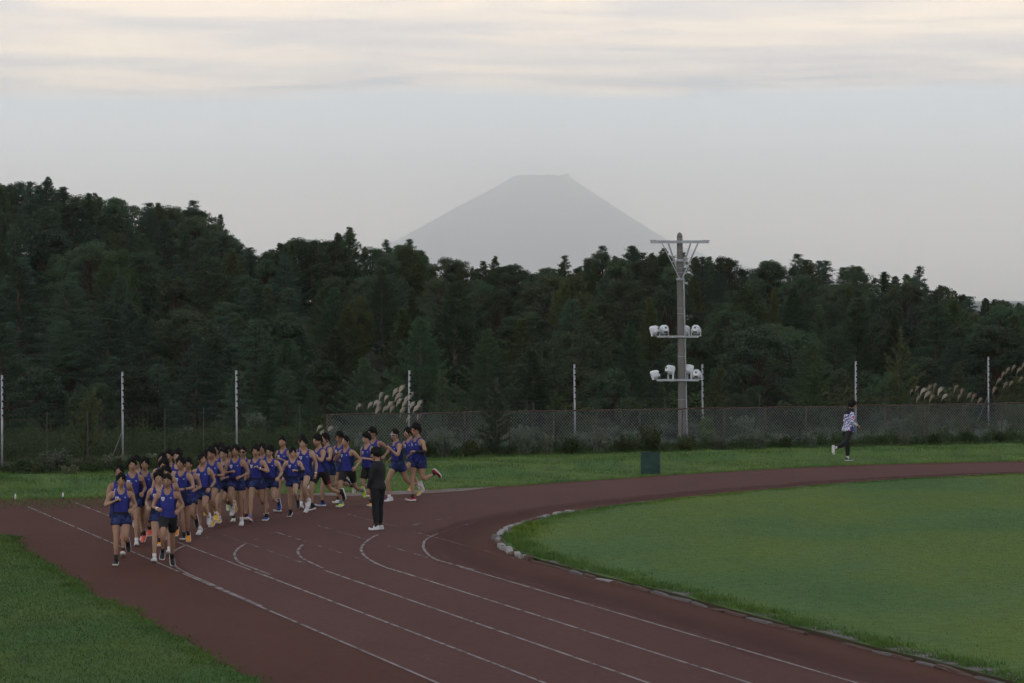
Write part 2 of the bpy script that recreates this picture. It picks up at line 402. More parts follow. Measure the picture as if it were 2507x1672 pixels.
HOOK = {5: [(640,1485),(575,1457),(517,1431),(452,1402),(425,1383),(417,1364),(430,1348),(457,1335),(500,1319),(555,1302),(640,1283),(727,1268)],
        4: [(660,1408),(622,1393),(586,1379),(574,1360),(582,1345),(605,1331),(650,1313),(720,1292),(800,1274)],
        3: [(790,1392),(762,1379),(739,1367.5),(729,1354),(733,1343),(741,1335),(775,1318),(850,1295),(940,1275)],
        2: [(985,1404),(940,1389),(899.5,1368),(884,1349),(889,1335),(901,1324),(926,1310),(990,1292),(1080,1272),(1180,1256)],
        1: [(1160,1396),(1105,1382),(1060,1367.6),(1038,1346),(1037,1333),(1043,1322),(1072,1307.5),(1140,1286),(1230,1267)]}
HSPLIT = {5: 8, 4: 5.6, 3: 4.4, 2: 8, 1: 7}
for k, px in HOOK.items():
    C = spline([tuple(G(*p).xy) for p in px], .12, 3)
    q = np.array(G(*px[{5: 7, 4: 5, 3: 5, 2: 6, 1: 6}[k]]).xy); sp = int(np.argmin(np.hypot(*(C - q).T)))
    line_strip(C[:sp + 1], .05, .012, M_PAINT)
    line_strip(C[sp:], .05, .012, M_PAINT_GHOST)

# infield lawn
inf = K + (-KN) * .10
lawn_out = [tuple(p) for p in inf] + [(58, 8), (16, 8)]
lawn = sheet('infield_lawn', lawn_out, 0.05, M_LAWN)
def skirt(C, z, name, m, parent):
    n = len(C); V = np.concatenate([np.column_stack([C, np.full(n, z)]), np.column_stack([C, np.full(n, -.02)])]); i = np.arange(n - 1)
    return obj(name, mesh(name, V, np.stack([i, i + 1, i + 1 + n, i + n], 1), [m]), parent)
M_EARTH = mat('earth_edge', (.07, .05, .04), .95, .1, noise=(5, (.05, .06, .025), .4, .7))
skirt(inf, .05, 'turf_edge', M_EARTH, lawn)
# verges
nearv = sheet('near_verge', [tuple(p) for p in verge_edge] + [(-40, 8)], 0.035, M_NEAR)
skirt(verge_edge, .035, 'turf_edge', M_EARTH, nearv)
nrm = normals(fe)
if nrm[len(nrm) // 2][1] < 0: nrm = -nrm
prof = [(0, -.03), (.02, .03), (.5, .05), (3.2, .06), (3.6, .13), (4.2, .17), (8, .12), (10, .04), (11, -.08)]
VV = np.concatenate([np.column_stack([fe + nrm * o, np.full(len(fe), z) + rng.normal(0, .012, len(fe)) * (o > .1)]) for o, z in prof])
nfe = len(fe); ii = np.arange(len(prof) * nfe).reshape(len(prof), nfe)
F = np.stack([ii[:-1, :-1], ii[:-1, 1:], ii[1:, 1:], ii[1:, :-1]], -1).reshape(-1, 4)
far_verge = tag(obj('far_verge', mesh('far_verge', VV, F, [M_VERGE], smooth=True)), kind='structure')
# pale sandy strip where the running lane meets the far grass
M_SAND = mat('pale_sand', (.21, .185, .165), .95, .1, noise=(1.3, (.14, .10, .085), .4, .7), bump=(30, .3, .02))
sel = (fe[:, 0] > -5.6) & (fe[:, 0] < -.4)
wv = np.interp(fe[sel][:, 0], [-5.6, -4.5, -2, -.4], [.3, 1.5, 1.1, .1])
tag(obj('sand_path', ribbon(fe[sel] - nrm[sel] * wv[:, None], fe[sel] + nrm[sel] * .02, .005, False, 'sand_path', [M_SAND])), kind='structure')

# ------------------------------------------------------------------ kerb of broken stones
M_STONE = [mat('kerb_white', (.36, .35, .35), .85, .2, noise=(6, (.2, .19, .18), .45, .7), bump=(20, .6, .02)),
           mat('kerb_grey', (.17, .16, .165), .9, .2, noise=(5, (.13, .11, .10), .45, .7), bump=(20, .6, .02)),
           mat('kerb_dirty', (.11, .065, .052), .9, .2, noise=(5, (.2, .18, .17), .5, .75), bump=(20, .6, .02))]
kerb = tag(obj('kerb', None), 'broken line of pale kerb stones edging the infield grass', 'kerb', kind='structure')
stone_meshes = []
for q in range(9):
    r_ = np.random.default_rng(100 + q); mb = MB()
    h = np.array([.5, .5, .5])
    P = np.array([(x, y, z) for z in (-1, 0.35, 1) for (x, y) in ((-1, -1), (0, -1.04), (1, -1), (1, 1), (0, 1.04), (-1, 1))], float) * .5
    P[12:, :2] *= .86
    P += r_.normal(0, .035, P.shape); P[:, 2] = np.clip(P[:, 2], -.6, .62)
    Fq = []
    for lv in range(2):
        for k in range(6): a = lv * 6 + k; b = lv * 6 + (k + 1) % 6; Fq.append((a, b, b + 6, a + 6))
    Fq += [(12, 13, 16, 17), (13, 14, 15, 16)]
    stone_meshes.append([mesh('kerb_stone', P, Fq, [mm]) for mm in M_STONE])
s = 0.0
tip0, tip1 = K_len[i_hook] - 6, K_len[i_hook] + 9
s = K_len[int(np.argmin(np.abs(K[:, 1] - 36)[:i_tan]))]
s_end = K_len[int(np.argmax(K[:, 0] > 19.5 if False else (K[:, 0] > 19) & (np.arange(len(K)) > i_hook)))]
while s < s_end:
    tip = tip0 < s < tip1
    Ls = rng.uniform(.35, .7) if tip else rng.uniform(.6, 1.15)
    x = np.interp(s + Ls / 2, K_len, K[:, 0]); y = np.interp(s + Ls / 2, K_len, K[:, 1])
    x2 = np.interp(s + Ls / 2 + .2, K_len, K[:, 0]); y2 = np.interp(s + Ls / 2 + .2, K_len, K[:, 1])
    if rng.random() < (.97 if tip else .95):
        hgt = rng.uniform(.06, .11) if tip else rng.uniform(.03, .055)
        w = .11 if tip else .07
        mi = rng.choice(3, p=[.40, .35, .25] if tip else ([.03, .45, .52] if s < tip0 else [.2, .35, .45]))
        o = obj('kerb_stone', stone_meshes[rng.integers(9)][mi], kerb, (x, y, hgt * .36), (rng.normal(0, .06 if tip else .03), rng.normal(0, .05 if tip else .02), math.atan2(y2 - y, x2 - x) + rng.normal(0, .09 if tip else .03)))
        o.scale = (Ls * rng.uniform(.9, .99), w * rng.uniform(.8, 1.15), hgt)
    s += Ls * (1.0 + .06 * rng.random())

# bare sandy soil between kerb and turf on the near side
M_SOIL = bpy.data.materials.new('bare_soil'); M_SOIL.use_nodes = True; n_, l_ = M_SOIL.node_tree.nodes, M_SOIL.node_tree.links
p_ = n_['Principled BSDF']; p_.inputs['Base Color'].default_value = (.13, .115, .115, 1); p_.inputs['Roughness'].default_value = .95
g_ = n_.new('ShaderNodeNewGeometry'); t_ = n_.new('ShaderNodeTexNoise'); t_.inputs['Scale'].default_value = .8; t_.inputs['Detail'].default_value = 6; l_.new(g_.outputs['Position'], t_.inputs['Vector'])
tr_ = n_.new('ShaderNodeBsdfTransparent'); ms_ = n_.new('ShaderNodeMixShader'); l_.new(ramp(n_, l_, t_.outputs['Fac'], [(.46, 0.), (.56, 1.)]), ms_.inputs[0]); l_.new(tr_.outputs[0], ms_.inputs[1]); l_.new(p_.outputs[0], ms_.inputs[2]); l_.new(ms_.outputs[0], n_['Material Output'].inputs['Surface'])
sl_ = slice(0, i_hook - 6)
obj('bare_soil', ribbon(K[sl_] - KN[sl_] * .12, K[sl_] - KN[sl_] * .42, .055, False, 'bare_soil', [M_SOIL]), lawn)

# ------------------------------------------------------------------ far volcano
tp = [(0, 1050), (60, 640), (100, 452), (144, 348), (219, 218), (276, 111), (303, 66), (309, 45), (306, 25), (303, 0)]
tpr = [(0, 980), (60, 600), (100, 430), (146, 314), (200, 226), (250, 149), (286, 92), (303, 69), (312, 50), (306, 25), (303, 0)]
DM = 60000.0; PXM = DM / 8000.0
th = np.linspace(0, 2 * np.pi, 180, endpoint=False)
hs = np.concatenate([np.linspace(-.6, 290, 40), [296, 302, 307]])
mr = np.random.default_rng(5)
ridge_n = sum(a * np.sin(k * th + mr.uniform(0, 6.28)) for k, a in ((5, .010), (11, .010), (19, .008), (31, .006), (47, .005)))
V = []; F = []
def rad_at(h, prof):
    p = sorted([q for q in prof[:8]], key=lambda q: q[0]); return np.interp(h, [q[0] for q in p], [q[1] for q in p])
for i, h in enumerate(hs):
    if h < 0: rl, rr = 1050 - h * 25, 980 - h * 25
    else: rl, rr = rad_at(h, tp[:7] + [(309, 50)]), rad_at(h, tpr[:8] + [(312, 52)])
    w = .5 - .5 * np.cos(th)       # 0 on the right, 1 on the left
    r = (rr * (1 - w) + rl * w) * (1 + ridge_n * (1 if h < 295 else 1.8))
    zz = np.full_like(th, h)
    if i == len(hs) - 1:
        zz = 304 + 6.5 * np.exp(-((th - 0.0 + np.pi) % (2 * np.pi) - np.pi) ** 2 / .10) + 4.5 * np.exp(-((th - 2.55 + np.pi) % (2 * np.pi) - np.pi) ** 2 / .06) + 1.4 * np.sin(9 * th) + mr.normal(0, .7, len(th))
    for k in range(len(th)): V.append((r[k] * math.cos(th[k]) * PXM, r[k] * math.sin(th[k]) * PXM, 4.7 + zz[k] * PXM))
nt = len(th)
for i in range(len(hs) - 1):
    for k in range(nt): a = i * nt + k; b = i * nt + (k + 1) % nt; F.append((a, b, b + nt, a + nt))
c0 = len(V); V.append((0, 0, 4.7 + 285 * PXM))
for k in range(nt): F.append(((len(hs) - 1) * nt + k, (len(hs) - 1) * nt + (k + 1) % nt, c0))
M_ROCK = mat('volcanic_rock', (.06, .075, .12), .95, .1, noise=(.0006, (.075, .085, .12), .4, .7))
tag(obj('mountain', mesh('mountain', V, F, [M_ROCK], smooth=True), None, ((1325 - 1253.5) * PXM, DM, 0)), 'broad volcano with a flat notched summit fading into the pale haze', 'mountain', kind='structure')

# air between here and the volcano
hb = MB().box((0, 35000, 1224.0), (70000, 79000, 2457.0))
M_HAZE = bpy.data.materials.new('haze_air'); M_HAZE.use_nodes = True
hn, hl = M_HAZE.node_tree.nodes, M_HAZE.node_tree.links; hn.clear()
ho = hn.new('ShaderNodeOutputMaterial'); hv = hn.new('ShaderNodeVolumePrincipled')
hv.inputs['Color'].default_value = (.962, .988, 1, 1); hv.inputs['Density'].default_value = 5.5e-5; hv.inputs['Anisotropy'].default_value = 0.85
hl.new(hv.outputs[0], ho.inputs['Volume'])
tag(obj('haze', hb.me('haze', [M_HAZE])), kind='stuff')
# ------------------------------------------------------------------ chain link fence
M_RUST = mat('rusty_steel', (.070, .043, .034), .75, .3, noise=(9, (.13, .11, .10), .52, .7), bump=(60, .3, .005))
M_WIRE = mat('galvanised_wire', (.27, .30, .34), .55, .5, metallic=.3)
M_GALV = mat('galvanised_tube', (.36, .39, .44), .5, .5, metallic=.25, noise=(8, (.25, .27, .30), .4, .7))
M_DULL = mat('dull_tube', (.13, .14, .15), .7, .3)
M_DARKW = mat('dark_wire', (.06, .065, .065), .7, .3)
M_BLACK = mat('black_plastic', (.012, .012, .013), .5, .4)
fence = tag(obj('chain_link_fence', None), 'low rusty chain link fence running along the far grass verge', 'fence')
fa, fb = G(800, 1127).xy, G(2507, 1086).xy
fd = (fb - fa).normalized()
PANEL = 1.5; FH = 1.25
fence.location = (fa.x, fa.y, 0.08); fence.rotation_euler = (0, 0, math.atan2(fd.y, fd.x))
n_pan = 19
# one panel of diagonal wires, a piece of real wire for each diagonal
def link_panel(w, h, pitch=.10, r=.0028):
    V = []; F = []; k = 0
    def seg(a, b, yo):
        nonlocal k
        a = np.array([a[0], yo, a[1]]); b = np.array([b[0], yo, b[1]]); d = b - a; L = np.linalg.norm(d)
        if L < .02: return
        d /= L; x = np.array([0, 1.0, 0]) * r; y = np.cross(d, (0, 1, 0)) * r
        V.extend([a + x, a + y, a - x, a - y, b + x, b + y, b - x, b - y])
        for q in range(4): F.append((k + q, k + (q + 1) % 4, k + 4 + (q + 1) % 4, k + 4 + q))
        k += 8
    sl = 1.05
    for sgn in (1, -1):
        c = -h / sl
        while c < w:
            x0, z0, x1, z1 = c, 0.0, c + h / sl, h
            if x0 < 0: z0 += -x0 * sl; x0 = 0
            if x1 > w: z1 -= (x1 - w) * sl; x1 = w
            if x1 > x0:
                if sgn == 1: seg((x0, z0), (x1, z1), r)
                else: seg((w - x0, z0), (w - x1, z1), -r)
            c += pitch
    return np.array(V), np.array(F)
LV, LF = link_panel(PANEL, FH - .06)
link_me = mesh('wire_mesh', LV, LF, [M_WIRE])
post_me = MB().tube([(0, 0, -.3), (0, 0, FH + .02)], .024, 8).me('post', [M_RUST], True)
rail_me = MB().tube([(0, 0, 0), (PANEL * .5, 0, .006), (PANEL, 0, 0)], .021, 8).me('top_rail', [M_RUST], True)
lowr_me = MB().tube([(0, 0, 0), (PANEL, 0, 0)], .006, 6).me('tension_wire', [M_WIRE], True)
for i in range(n_pan):
    x = i * PANEL
    obj('post', post_me, fence, (x, 0, 0), (rng.normal(0, .012), rng.normal(0, .010), 0))
    if i == n_pan - 1: break
    obj('top_rail', rail_me, fence, (x, 0, FH + rng.normal(0, .006)))
    tag(obj('wire_mesh', link_me, fence, (x, -.03, .05)), kind='stuff')
    obj('tension_wire', lowr_me, fence, (x, -.03, .06))

# ------------------------------------------------------------------ tall wire fence behind
tall = tag(obj('wire_fence', None), 'tall open wire fence on pale tube posts with black insulators', 'fence')
tp_list = [(-330, 1166, 922), (5, 1160, 920), (301, 1141, 912), (580, 1128, 908), (1000, 1117, 908), (1408, 1098, 893), (1721, 1094, 893), (2095, 1080, 886), (2420, 1060, 875), (2700, 1052, 870)]
ins_me = MB().box((0, 0, 0), (.075, .05, .035)).tube([(0, 0, -.03), (0, 0, .03)], .03, 8).me('insulator', [M_BLACK], True)
tb = []
for (px, yb, yt) in tp_list:
    b = G(px, yb); top = at_depth(px, yt, b.y); hgt = top.z
    tb.append((b, hgt))
    lean = rng.normal(0, .008)
    pm = MB().tube([(0, 0, -.3), (0, 0, hgt)], .030, 10).tube([(0, 0, hgt), (0, 0, hgt + .02)], .034, 10).me('post', [M_GALV], True)
    p = obj('post', pm, tall, (b.x, b.y, 0), (0, lean, 0))
    for q in range(6): obj('insulator', ins_me, p, (.035, -.012, hgt - .12 - q * .19), (0, 0, 0))
for i in range(len(tb) - 1):
    (a, ha), (b, hb_) = tb[i], tb[i + 1]
    for q in range(6):
        za, zb = ha - .12 - q * .19, hb_ - .12 - q * .19
        tm = MB().tube([(a.x, a.y, za), ((a.x + b.x) / 2, (a.y + b.y) / 2, (za + zb) / 2 - .02), (b.x, b.y, zb)], .0018, 4).me('strand', [M_DARKW])
        obj('strand', tm, tall)
    # woven mesh of the lower part and two thin dark stakes
    L = (b - a).length; d = (b - a).normalized(); mb_V = []; mb_F = []
    mb = MB(); hw = 1.57
    for zq in np.concatenate([np.arange(.1, .8, .10), np.arange(.8, hw + .01, .1275)]):
        mb.bar((a.x, a.y + .02, zq), (b.x, b.y + .02, zq), .0032)
    for t in np.arange(0, L, .15):
        q = a + d * t; mb.bar((q.x, q.y + .02, .05), (q.x, q.y + .02, hw + rng.normal(0, .01)), .0032)
    tag(obj('woven_wire', mb.me('woven_wire', [M_DARKW]), tall), kind='stuff')
    for t in (.36, .7):
        q = a + d * (L * t)
        obj('stake', MB().tube([(0, 0, -.2), (0, 0, 1.62)], .014, 6).me('stake', [M_DARKW]), tall, (q.x, q.y + .03, 0))
a = tb[2][0]
obj('brace', MB().tube([(a.x - .03, a.y, .95), (a.x - .42, a.y + .1, 0)], .015, 8).me('brace', [M_DULL], True), tall)
a = tb[8][0]
obj('brace', MB().tube([(a.x - .03, a.y, 1.3), (a.x - .55, a.y - .1, 0)], .013, 8).me('brace', [M_DULL], True), tall)

# ------------------------------------------------------------------ floodlight pole
M_CONC = mat('pole_concrete', (.165, .163, .165), .9, .2, noise=[(3, (.13, .127, .125), .4, .7), (30, (.18, .177, .175), .5, .7)], bump=(60, .2, .01))
M_LAMP = mat('white_enamel', (.62, .66, .72), .4, .5, noise=(6, (.50, .54, .60), .5, .75))
M_LENS = mat('lamp_glass', (.10, .11, .13), .1, .6)
pb = G(1671.5, 1098)
pole = tag(obj('floodlight_pole', None, None, (pb.x, pb.y, 0)), 'concrete utility pole carrying two rows of white floodlights behind the fence', 'light pole')
PS = 77.2
lean_x = -.105
def px_at(z): return lean_x * z / 6.85
zz = np.linspace(-.4, 6.70, 16)
pm = MB().tube([(px_at(z), 0, z) for z in zz], [.140 - .0072 * z for z in zz], 20)
zc_ = np.linspace(6.70, 6.85, 6)
pm.tube([(px_at(z), 0, z) for z in zc_], [.0918 * math.sqrt(max(0.02, 1 - ((z - 6.70) / .152) ** 2)) for z in zc_], 20, cap=True)
obj('shaft', pm.me('shaft', [M_CONC], True), pole)
for z in (6.28, 6.0, 5.72, 5.58, 4.45, 4.28, 2.92, 2.2, 1.55):
    r_ = .140 - .0072 * z
    obj('band', MB().tube([(px_at(z), 0, z - .006), (px_at(z), 0, z + .006)], r_ + .006, 20).me('band', [M_GALV], True), pole)
obj('conduit', MB().tube([(px_at(z) + .135 - .0072 * z + .010, -.055, z) for z in np.linspace(-.3, 5.45, 10)], .022, 8).me('conduit', [M_GALV], True), pole)
za = 6.55; xa = px_at(za)
for yo in (-.14, .14):
    arm = MB().box((xa, yo, za), (1.84, .055, .085)); arm.box((xa - .84, yo, za + .045), (.20, .06, .025)); arm.box((xa + .84, yo, za + .045), (.20, .06, .025))
    obj('crossarm', arm.me('crossarm', [M_GALV]), pole)
for (x0, x1, yo, z1) in ((-.58, -.02, -.17, 5.38), (.58, .06, -.17, 5.40), (-.36, .03, .15, 5.30), (.36, .10, .15, 5.75)):
    obj('brace', MB().bar((xa + x0, yo, za - .02), (px_at(z1) + x1, yo * .75, z1), .05, .025).me('brace', [M_GALV]), pole)
obj('clamp', MB().box((xa, 0, za), (.26, .34, .06)).me('clamp', [M_GALV]), pole)
obj('clamp', MB().tube([(px_at(5.95), 0, 5.9), (px_at(5.95), 0, 6.0)], .125, 18).me('clamp', [M_GALV], True), pole)
obj('clamp', MB().tube([(px_at(5.36), 0, 5.32), (px_at(5.36), 0, 5.40)], .125, 18).me('clamp', [M_GALV], True), pole)
def octagon(w, h, y, ch=.3):
    a, b = w / 2, h / 2; c = min(w, h) * ch
    return [(x, y, z) for x, z in ((-a + c, -b), (a - c, -b), (a, -b + c), (a, b - c), (a - c, b), (-a + c, b), (-a, b - c), (-a, -b + c))]
def loft(rings, m=None):
    V = [p for r_ in rings for p in r_]; n = len(rings[0]); F = []
    for i in range(len(rings) - 1):
        for k in range(n): F.append((i * n + k, i * n + (k + 1) % n, (i + 1) * n + (k + 1) % n, (i + 1) * n + k))
    F.append(tuple(range(n - 1, -1, -1))); F.append(tuple((len(rings) - 1) * n + k for k in range(n)))
    return V, F
hv_, hf_ = loft([octagon(.16, .17, -.15, .28), octagon(.24, .26, -.09, .28), octagon(.255, .285, 0, .25), octagon(.25, .28, .08, .22), octagon(.22, .25, .10, .22)])
house_me = MB().add(hv_, hf_).me('floodlight', [M_LAMP])
gv_, gf_ = loft([octagon(.19, .22, .101, .2), octagon(.18, .21, .112, .2)])
glass_me = MB().add(gv_, gf_).me('glass', [M_LENS])
knob_me = MB().tube([(0, -.148, .02), (0, -.172, .02)], .028, 8).me('knob', [mat('lamp_dark', (.05, .055, .06), .6, .3)], True)
cap_me = MB().box((0, -.115, -.11), (.11, .06, .05)).me('ballast_cap', [MATS['lamp_dark']])
rows = [(3.55, -.76, .55, [(-.86, .2, 62, -.10), (-.54, .22, 20, 0), (.13, .21, -35, .16), (.47, .22, -14, 0)]),
        (2.17, -.80, .53, [(-.86, .17, 70, -.05), (-.36, .33, -62, 0), (.24, .35, -70, .10), (.47, .19, -12, 0)])]
for (zb, xl, xr, lamps) in rows:
    bx = px_at(zb)
    for yo in (-.155, .155):
        obj('bracket_arm', MB().box((bx + (xl + xr) / 2, yo, zb), (xr - xl, .05, .06)).me('bracket_arm', [M_GALV]), pole)
    obj('bracket_plate', MB().box((bx, 0, zb + .002), (.36, .40, .045)).me('bracket_plate', [M_GALV]), pole)
    for (x, dz, yaw, yo) in lamps:
        fl = obj('floodlight', house_me, pole, (bx + x, yo - .02, zb + dz), (R(-16), 0, R(yaw)))
        obj('glass', glass_me, fl); obj('knob', knob_me, fl); obj('ballast_cap', cap_me, fl)
        yk = MB()
        for sx in (-.15, .15): yk.box((sx, .01, -dz / 2 + .02), (.018, .05, dz + .02))
        yk.box((0, .01, -dz + .02), (.3, .05, .02))
        o = obj('yoke', yk.me('yoke', [M_LAMP]), fl); o.rotation_euler = (R(16), 0, 0)

# ------------------------------------------------------------------ cloth covered bin
M_GREEN = mat('green_tarpaulin', (.009, .048, .038), .6, .35, noise=(4, (.006, .034, .028), .4, .7), bump=(7, .8, .03))
bb = G(1592, 1163)
binr = tag(obj('bin', None, None, (bb.x, bb.y, 0)), 'dark green cloth covered litter bin standing on the far verge', 'bin')
nA, nZ = 40, 12; V = []; F = []
ang = np.linspace(0, 2 * np.pi, nA, endpoint=False)
br = np.random.default_rng(11); ph = br.uniform(0, 6.28, 6)
for i in range(nZ):
    t = i / (nZ - 1)
    for k, a in enumerate(ang):
        c, s_ = math.cos(a), math.sin(a); q = (abs(c) ** 4 + abs(s_) ** 4) ** (-.25)
        fold = .010 * math.sin(5 * a + ph[0] + 3 * t) + .008 * math.sin(11 * a + ph[1] - 6 * t) * t + .006 * math.sin(7 * t * 3 + 3 * a)
        r_ = .262 * q ** .75 * (1 - .04 * t + .015 * math.sin(4 * t)) + fold
        V.append((r_ * c, r_ * s_ * .95, .60 * t + (.022 * math.sin(3 * a + ph[2]) + .02 * (q - 1) * 3) * t ** 3))
for i in range(nZ - 1):
    for k in range(nA): a = i * nA + k; b = i * nA + (k + 1) % nA; F.append((a, b, b + nA, a + nA))
obj('cloth_cover', mesh('cloth_cover', V, F, [M_GREEN], smooth=True), binr)
obj('drum', MB().tube([(0, 0, 0), (0, 0, .57)], .225, 24).me('drum', [mat('drum_dark', (.02, .03, .028), .8, .2)], True), binr)
rim = MB().tube([(.245 * math.cos(a), .235 * math.sin(a), .565) for a in np.linspace(0, 2 * np.pi, 25)], .012, 6); obj('hoop', rim.me('hoop', [MATS['drum_dark']], True), binr)
# two little marker pegs on the grass
M_PEG = mat('white_peg', (.7, .72, .74), .5, .4)
for (px, py, lb) in ((37.5, 1222, 'tiny white marker peg on the grass near the left edge'), (154, 1219, 'tiny white marker peg on the grass nearer the runners')):
    q = G(px, py)
    o = tag(obj('marker_peg', MB().tube([(0, 0, -.03), (0, 0, .05), (0, 0, .075)], [.022, .022, .011], 8).tube([(0, 0, .075), (0, 0, .10)], .013, 8).me('marker_peg', [M_PEG], True), None, (q.x, q.y, .03)), lb, 'marker', 'white marker pegs')

# ------------------------------------------------------------------ plants
def frames(D, roll):
    """rotation matrices whose third column is D"""
    D = D / (np.linalg.norm(D, axis=1)[:, None] + 1e-9)
    a = np.where(np.abs(D[:, 2:3]) < .9, np.array([[0, 0, 1.0]]), np.array([[1.0, 0, 0]]))
    X = np.cross(a, D); X /= np.linalg.norm(X, axis=1)[:, None]; Y = np.cross(D, X)
    c, s_ = np.cos(roll)[:, None], np.sin(roll)[:, None]
    return np.stack([X * c + Y * s_, -X * s_ + Y * c, D], 2)
def scatter(TV, TF, P, D, scale, r_):
    """copies of a small template (TV, triangles TF) at P along D, as plain arrays"""
    M = frames(np.asarray(D, float), r_.uniform(0, 6.28, len(P)))
    sc = np.asarray(scale, float)
    if sc.ndim == 1: sc = sc[:, None, None]
    V = np.einsum('nij,kj->nki', M, TV) * sc + np.asarray(P)[:, None, :]
    n, k = len(P), len(TV)
    F = TF[None] + (np.arange(n) * k)[:, None, None]
    return V.reshape(-1, 3), F.reshape(-1, TF.shape[1])
def spike_template(n, spread, w, r_, length=1.0, flat=1.0):
    V = []; F = []
    for i in range(n):
        a = i * 6.283 / n + r_.uniform(-.3, .3); t = spread * r_.uniform(.5, 1.15)
        d = np.array([math.sin(t) * math.cos(a), math.sin(t) * math.sin(a) * flat, math.cos(t)])
        s_ = np.cross(d, r_.normal(size=3)); s_ /= np.linalg.norm(s_)
        L = length * r_.uniform(.7, 1.1)
        k = len(V); o = d * (.12 * r_.random())
        V += [o + s_ * w, o - s_ * w, o + d * L]; F.append((k, k + 1, k + 2))
    return np.array(V), np.array(F)
def leaf_template(n, size, r_):
    V = []; F = []
    for i in range(n):
        c = r_.normal(size=3) * .42; d = r_.normal(size=3); d /= np.linalg.norm(d); s_ = np.cross(d, r_.normal(size=3)); s_ /= np.linalg.norm(s_)
        k = len(V); V += [c - d * size, c + s_ * size * .5, c + d * size, c - s_ * size * .5]; F += [(k, k + 1, k + 2), (k, k + 2, k + 3)]
    return np.array(V), np.array(F)
M_BARK = mat('bark', (.055, .042, .034), .95, .1, noise=(3, (.09, .075, .065), .45, .7), bump=(14, .8, .04))
M_BARKP = mat('pale_bark', (.13, .115, .105), .95, .1, noise=(3, (.07, .06, .05), .45, .7), bump=(14, .8, .04))
M_PINE = mat('pine_needles', (.042, .074, .052), .75, .2, noise=(.5, (.066, .108, .072), .4, .65), rand=.8, translucent=.12)
M_LARCH = mat('larch_needles', (.046, .082, .046), .75, .2, noise=(.5, (.076, .118, .062), .4, .65), rand=.8, translucent=.15)
M_LEAF = mat('broad_leaves', (.046, .078, .046), .7, .25, noise=(.6, (.076, .108, .056), .4, .65), rand=.8, translucent=.18)
M_LEAFD = mat('dark_leaves', (.032, .058, .034), .6, .3, noise=(.6, (.046, .072, .038), .4, .65), rand=.8, translucent=.12)

def pine_tree(seed, H=7.5):
    r_ = np.random.default_rng(seed); tr = MB()
    bend = r_.normal(0, .25, 2)
    axis = lambda t: np.array([bend[0] * math.sin(t * 2.2), bend[1] * math.sin(t * 2.0), t * H])
    tt = np.linspace(0, .97, 12)
    tr.tube([axis(t) - np.array([0, 0, .4 * (t == 0)]) for t in tt], [.16 * (1 - t) ** .8 + .018 for t in tt], 7)
    P = []; D = []; SC = []
    nl = r_.integers(40, 48)
    for i in range(nl):
        t = .20 + .77 * ((i + r_.random()) / nl) ** .85
        Lm = H * (.31 * (1 - t) ** .80 + .006) * r_.uniform(.65, 1.2)
        a = i * 2.399 + r_.normal(0, .4); up = .05 + .55 * t ** 2 + r_.normal(0, .08)
        d = np.array([math.cos(a), math.sin(a), up]); d /= np.linalg.norm(d)
        o = axis(t)
        curve = [o + d * Lm * s_ + np.array([0, 0, -.10 * Lm * math.sin(s_ * 2.4) + .14 * Lm * s_ ** 3]) for s_ in np.linspace(0, 1, 5)]
        tr.tube(curve, [.035 * (1 - t) + .012, .03 * (1 - t) + .010, .02, .012, .005], 4, cap=False)
        # flat pads of needle tufts on the outer part of the limb
        npad = max(4, int(9 * Lm / 1.4))
        for q in range(npad):
            s_ = r_.uniform(.35, 1.02); c = np.array([np.interp(s_, np.linspace(0, 1, 5), [p[k] for p in curve]) for k in range(3)])
            side = np.cross(d, (0, 0, 1)); side /= np.linalg.norm(side)
            c = c + side * r_.normal(0, .20 * Lm * (1.15 - .5 * s_))
            m = r_.integers(13, 20); w = .10 + .10 * Lm
            off = np.column_stack([r_.normal(0, w, m), r_.normal(0, w, m), r_.normal(.03, .05, m)])
            P.append(c + off)
            dd = np.column_stack([r_.normal(0, .5, m) + d[0] * .5, r_.normal(0, .5, m) + d[1] * .5, np.full(m, .75) + r_.normal(0, .25, m)])
            D.append(dd); SC.append(r_.uniform(.09, .16, m))
    m = 18; top = axis(.97); P.append(top + np.column_stack([r_.normal(0, .025, m), r_.normal(0, .025, m), r_.uniform(-.55, .16, m)])); D.append(np.column_stack([r_.normal(0, .35, m), r_.normal(0, .35, m), np.ones(m)])); SC.append(r_.uniform(.05, .085, m))
    TV, TF = spike_template(8, .85, .085, r_)
    V, F = scatter(TV, TF, np.concatenate(P), np.concatenate(D), np.concatenate(SC), r_)
    return tr.me('trunk', [M_BARK], True), mesh('crown', V, F, [M_PINE])
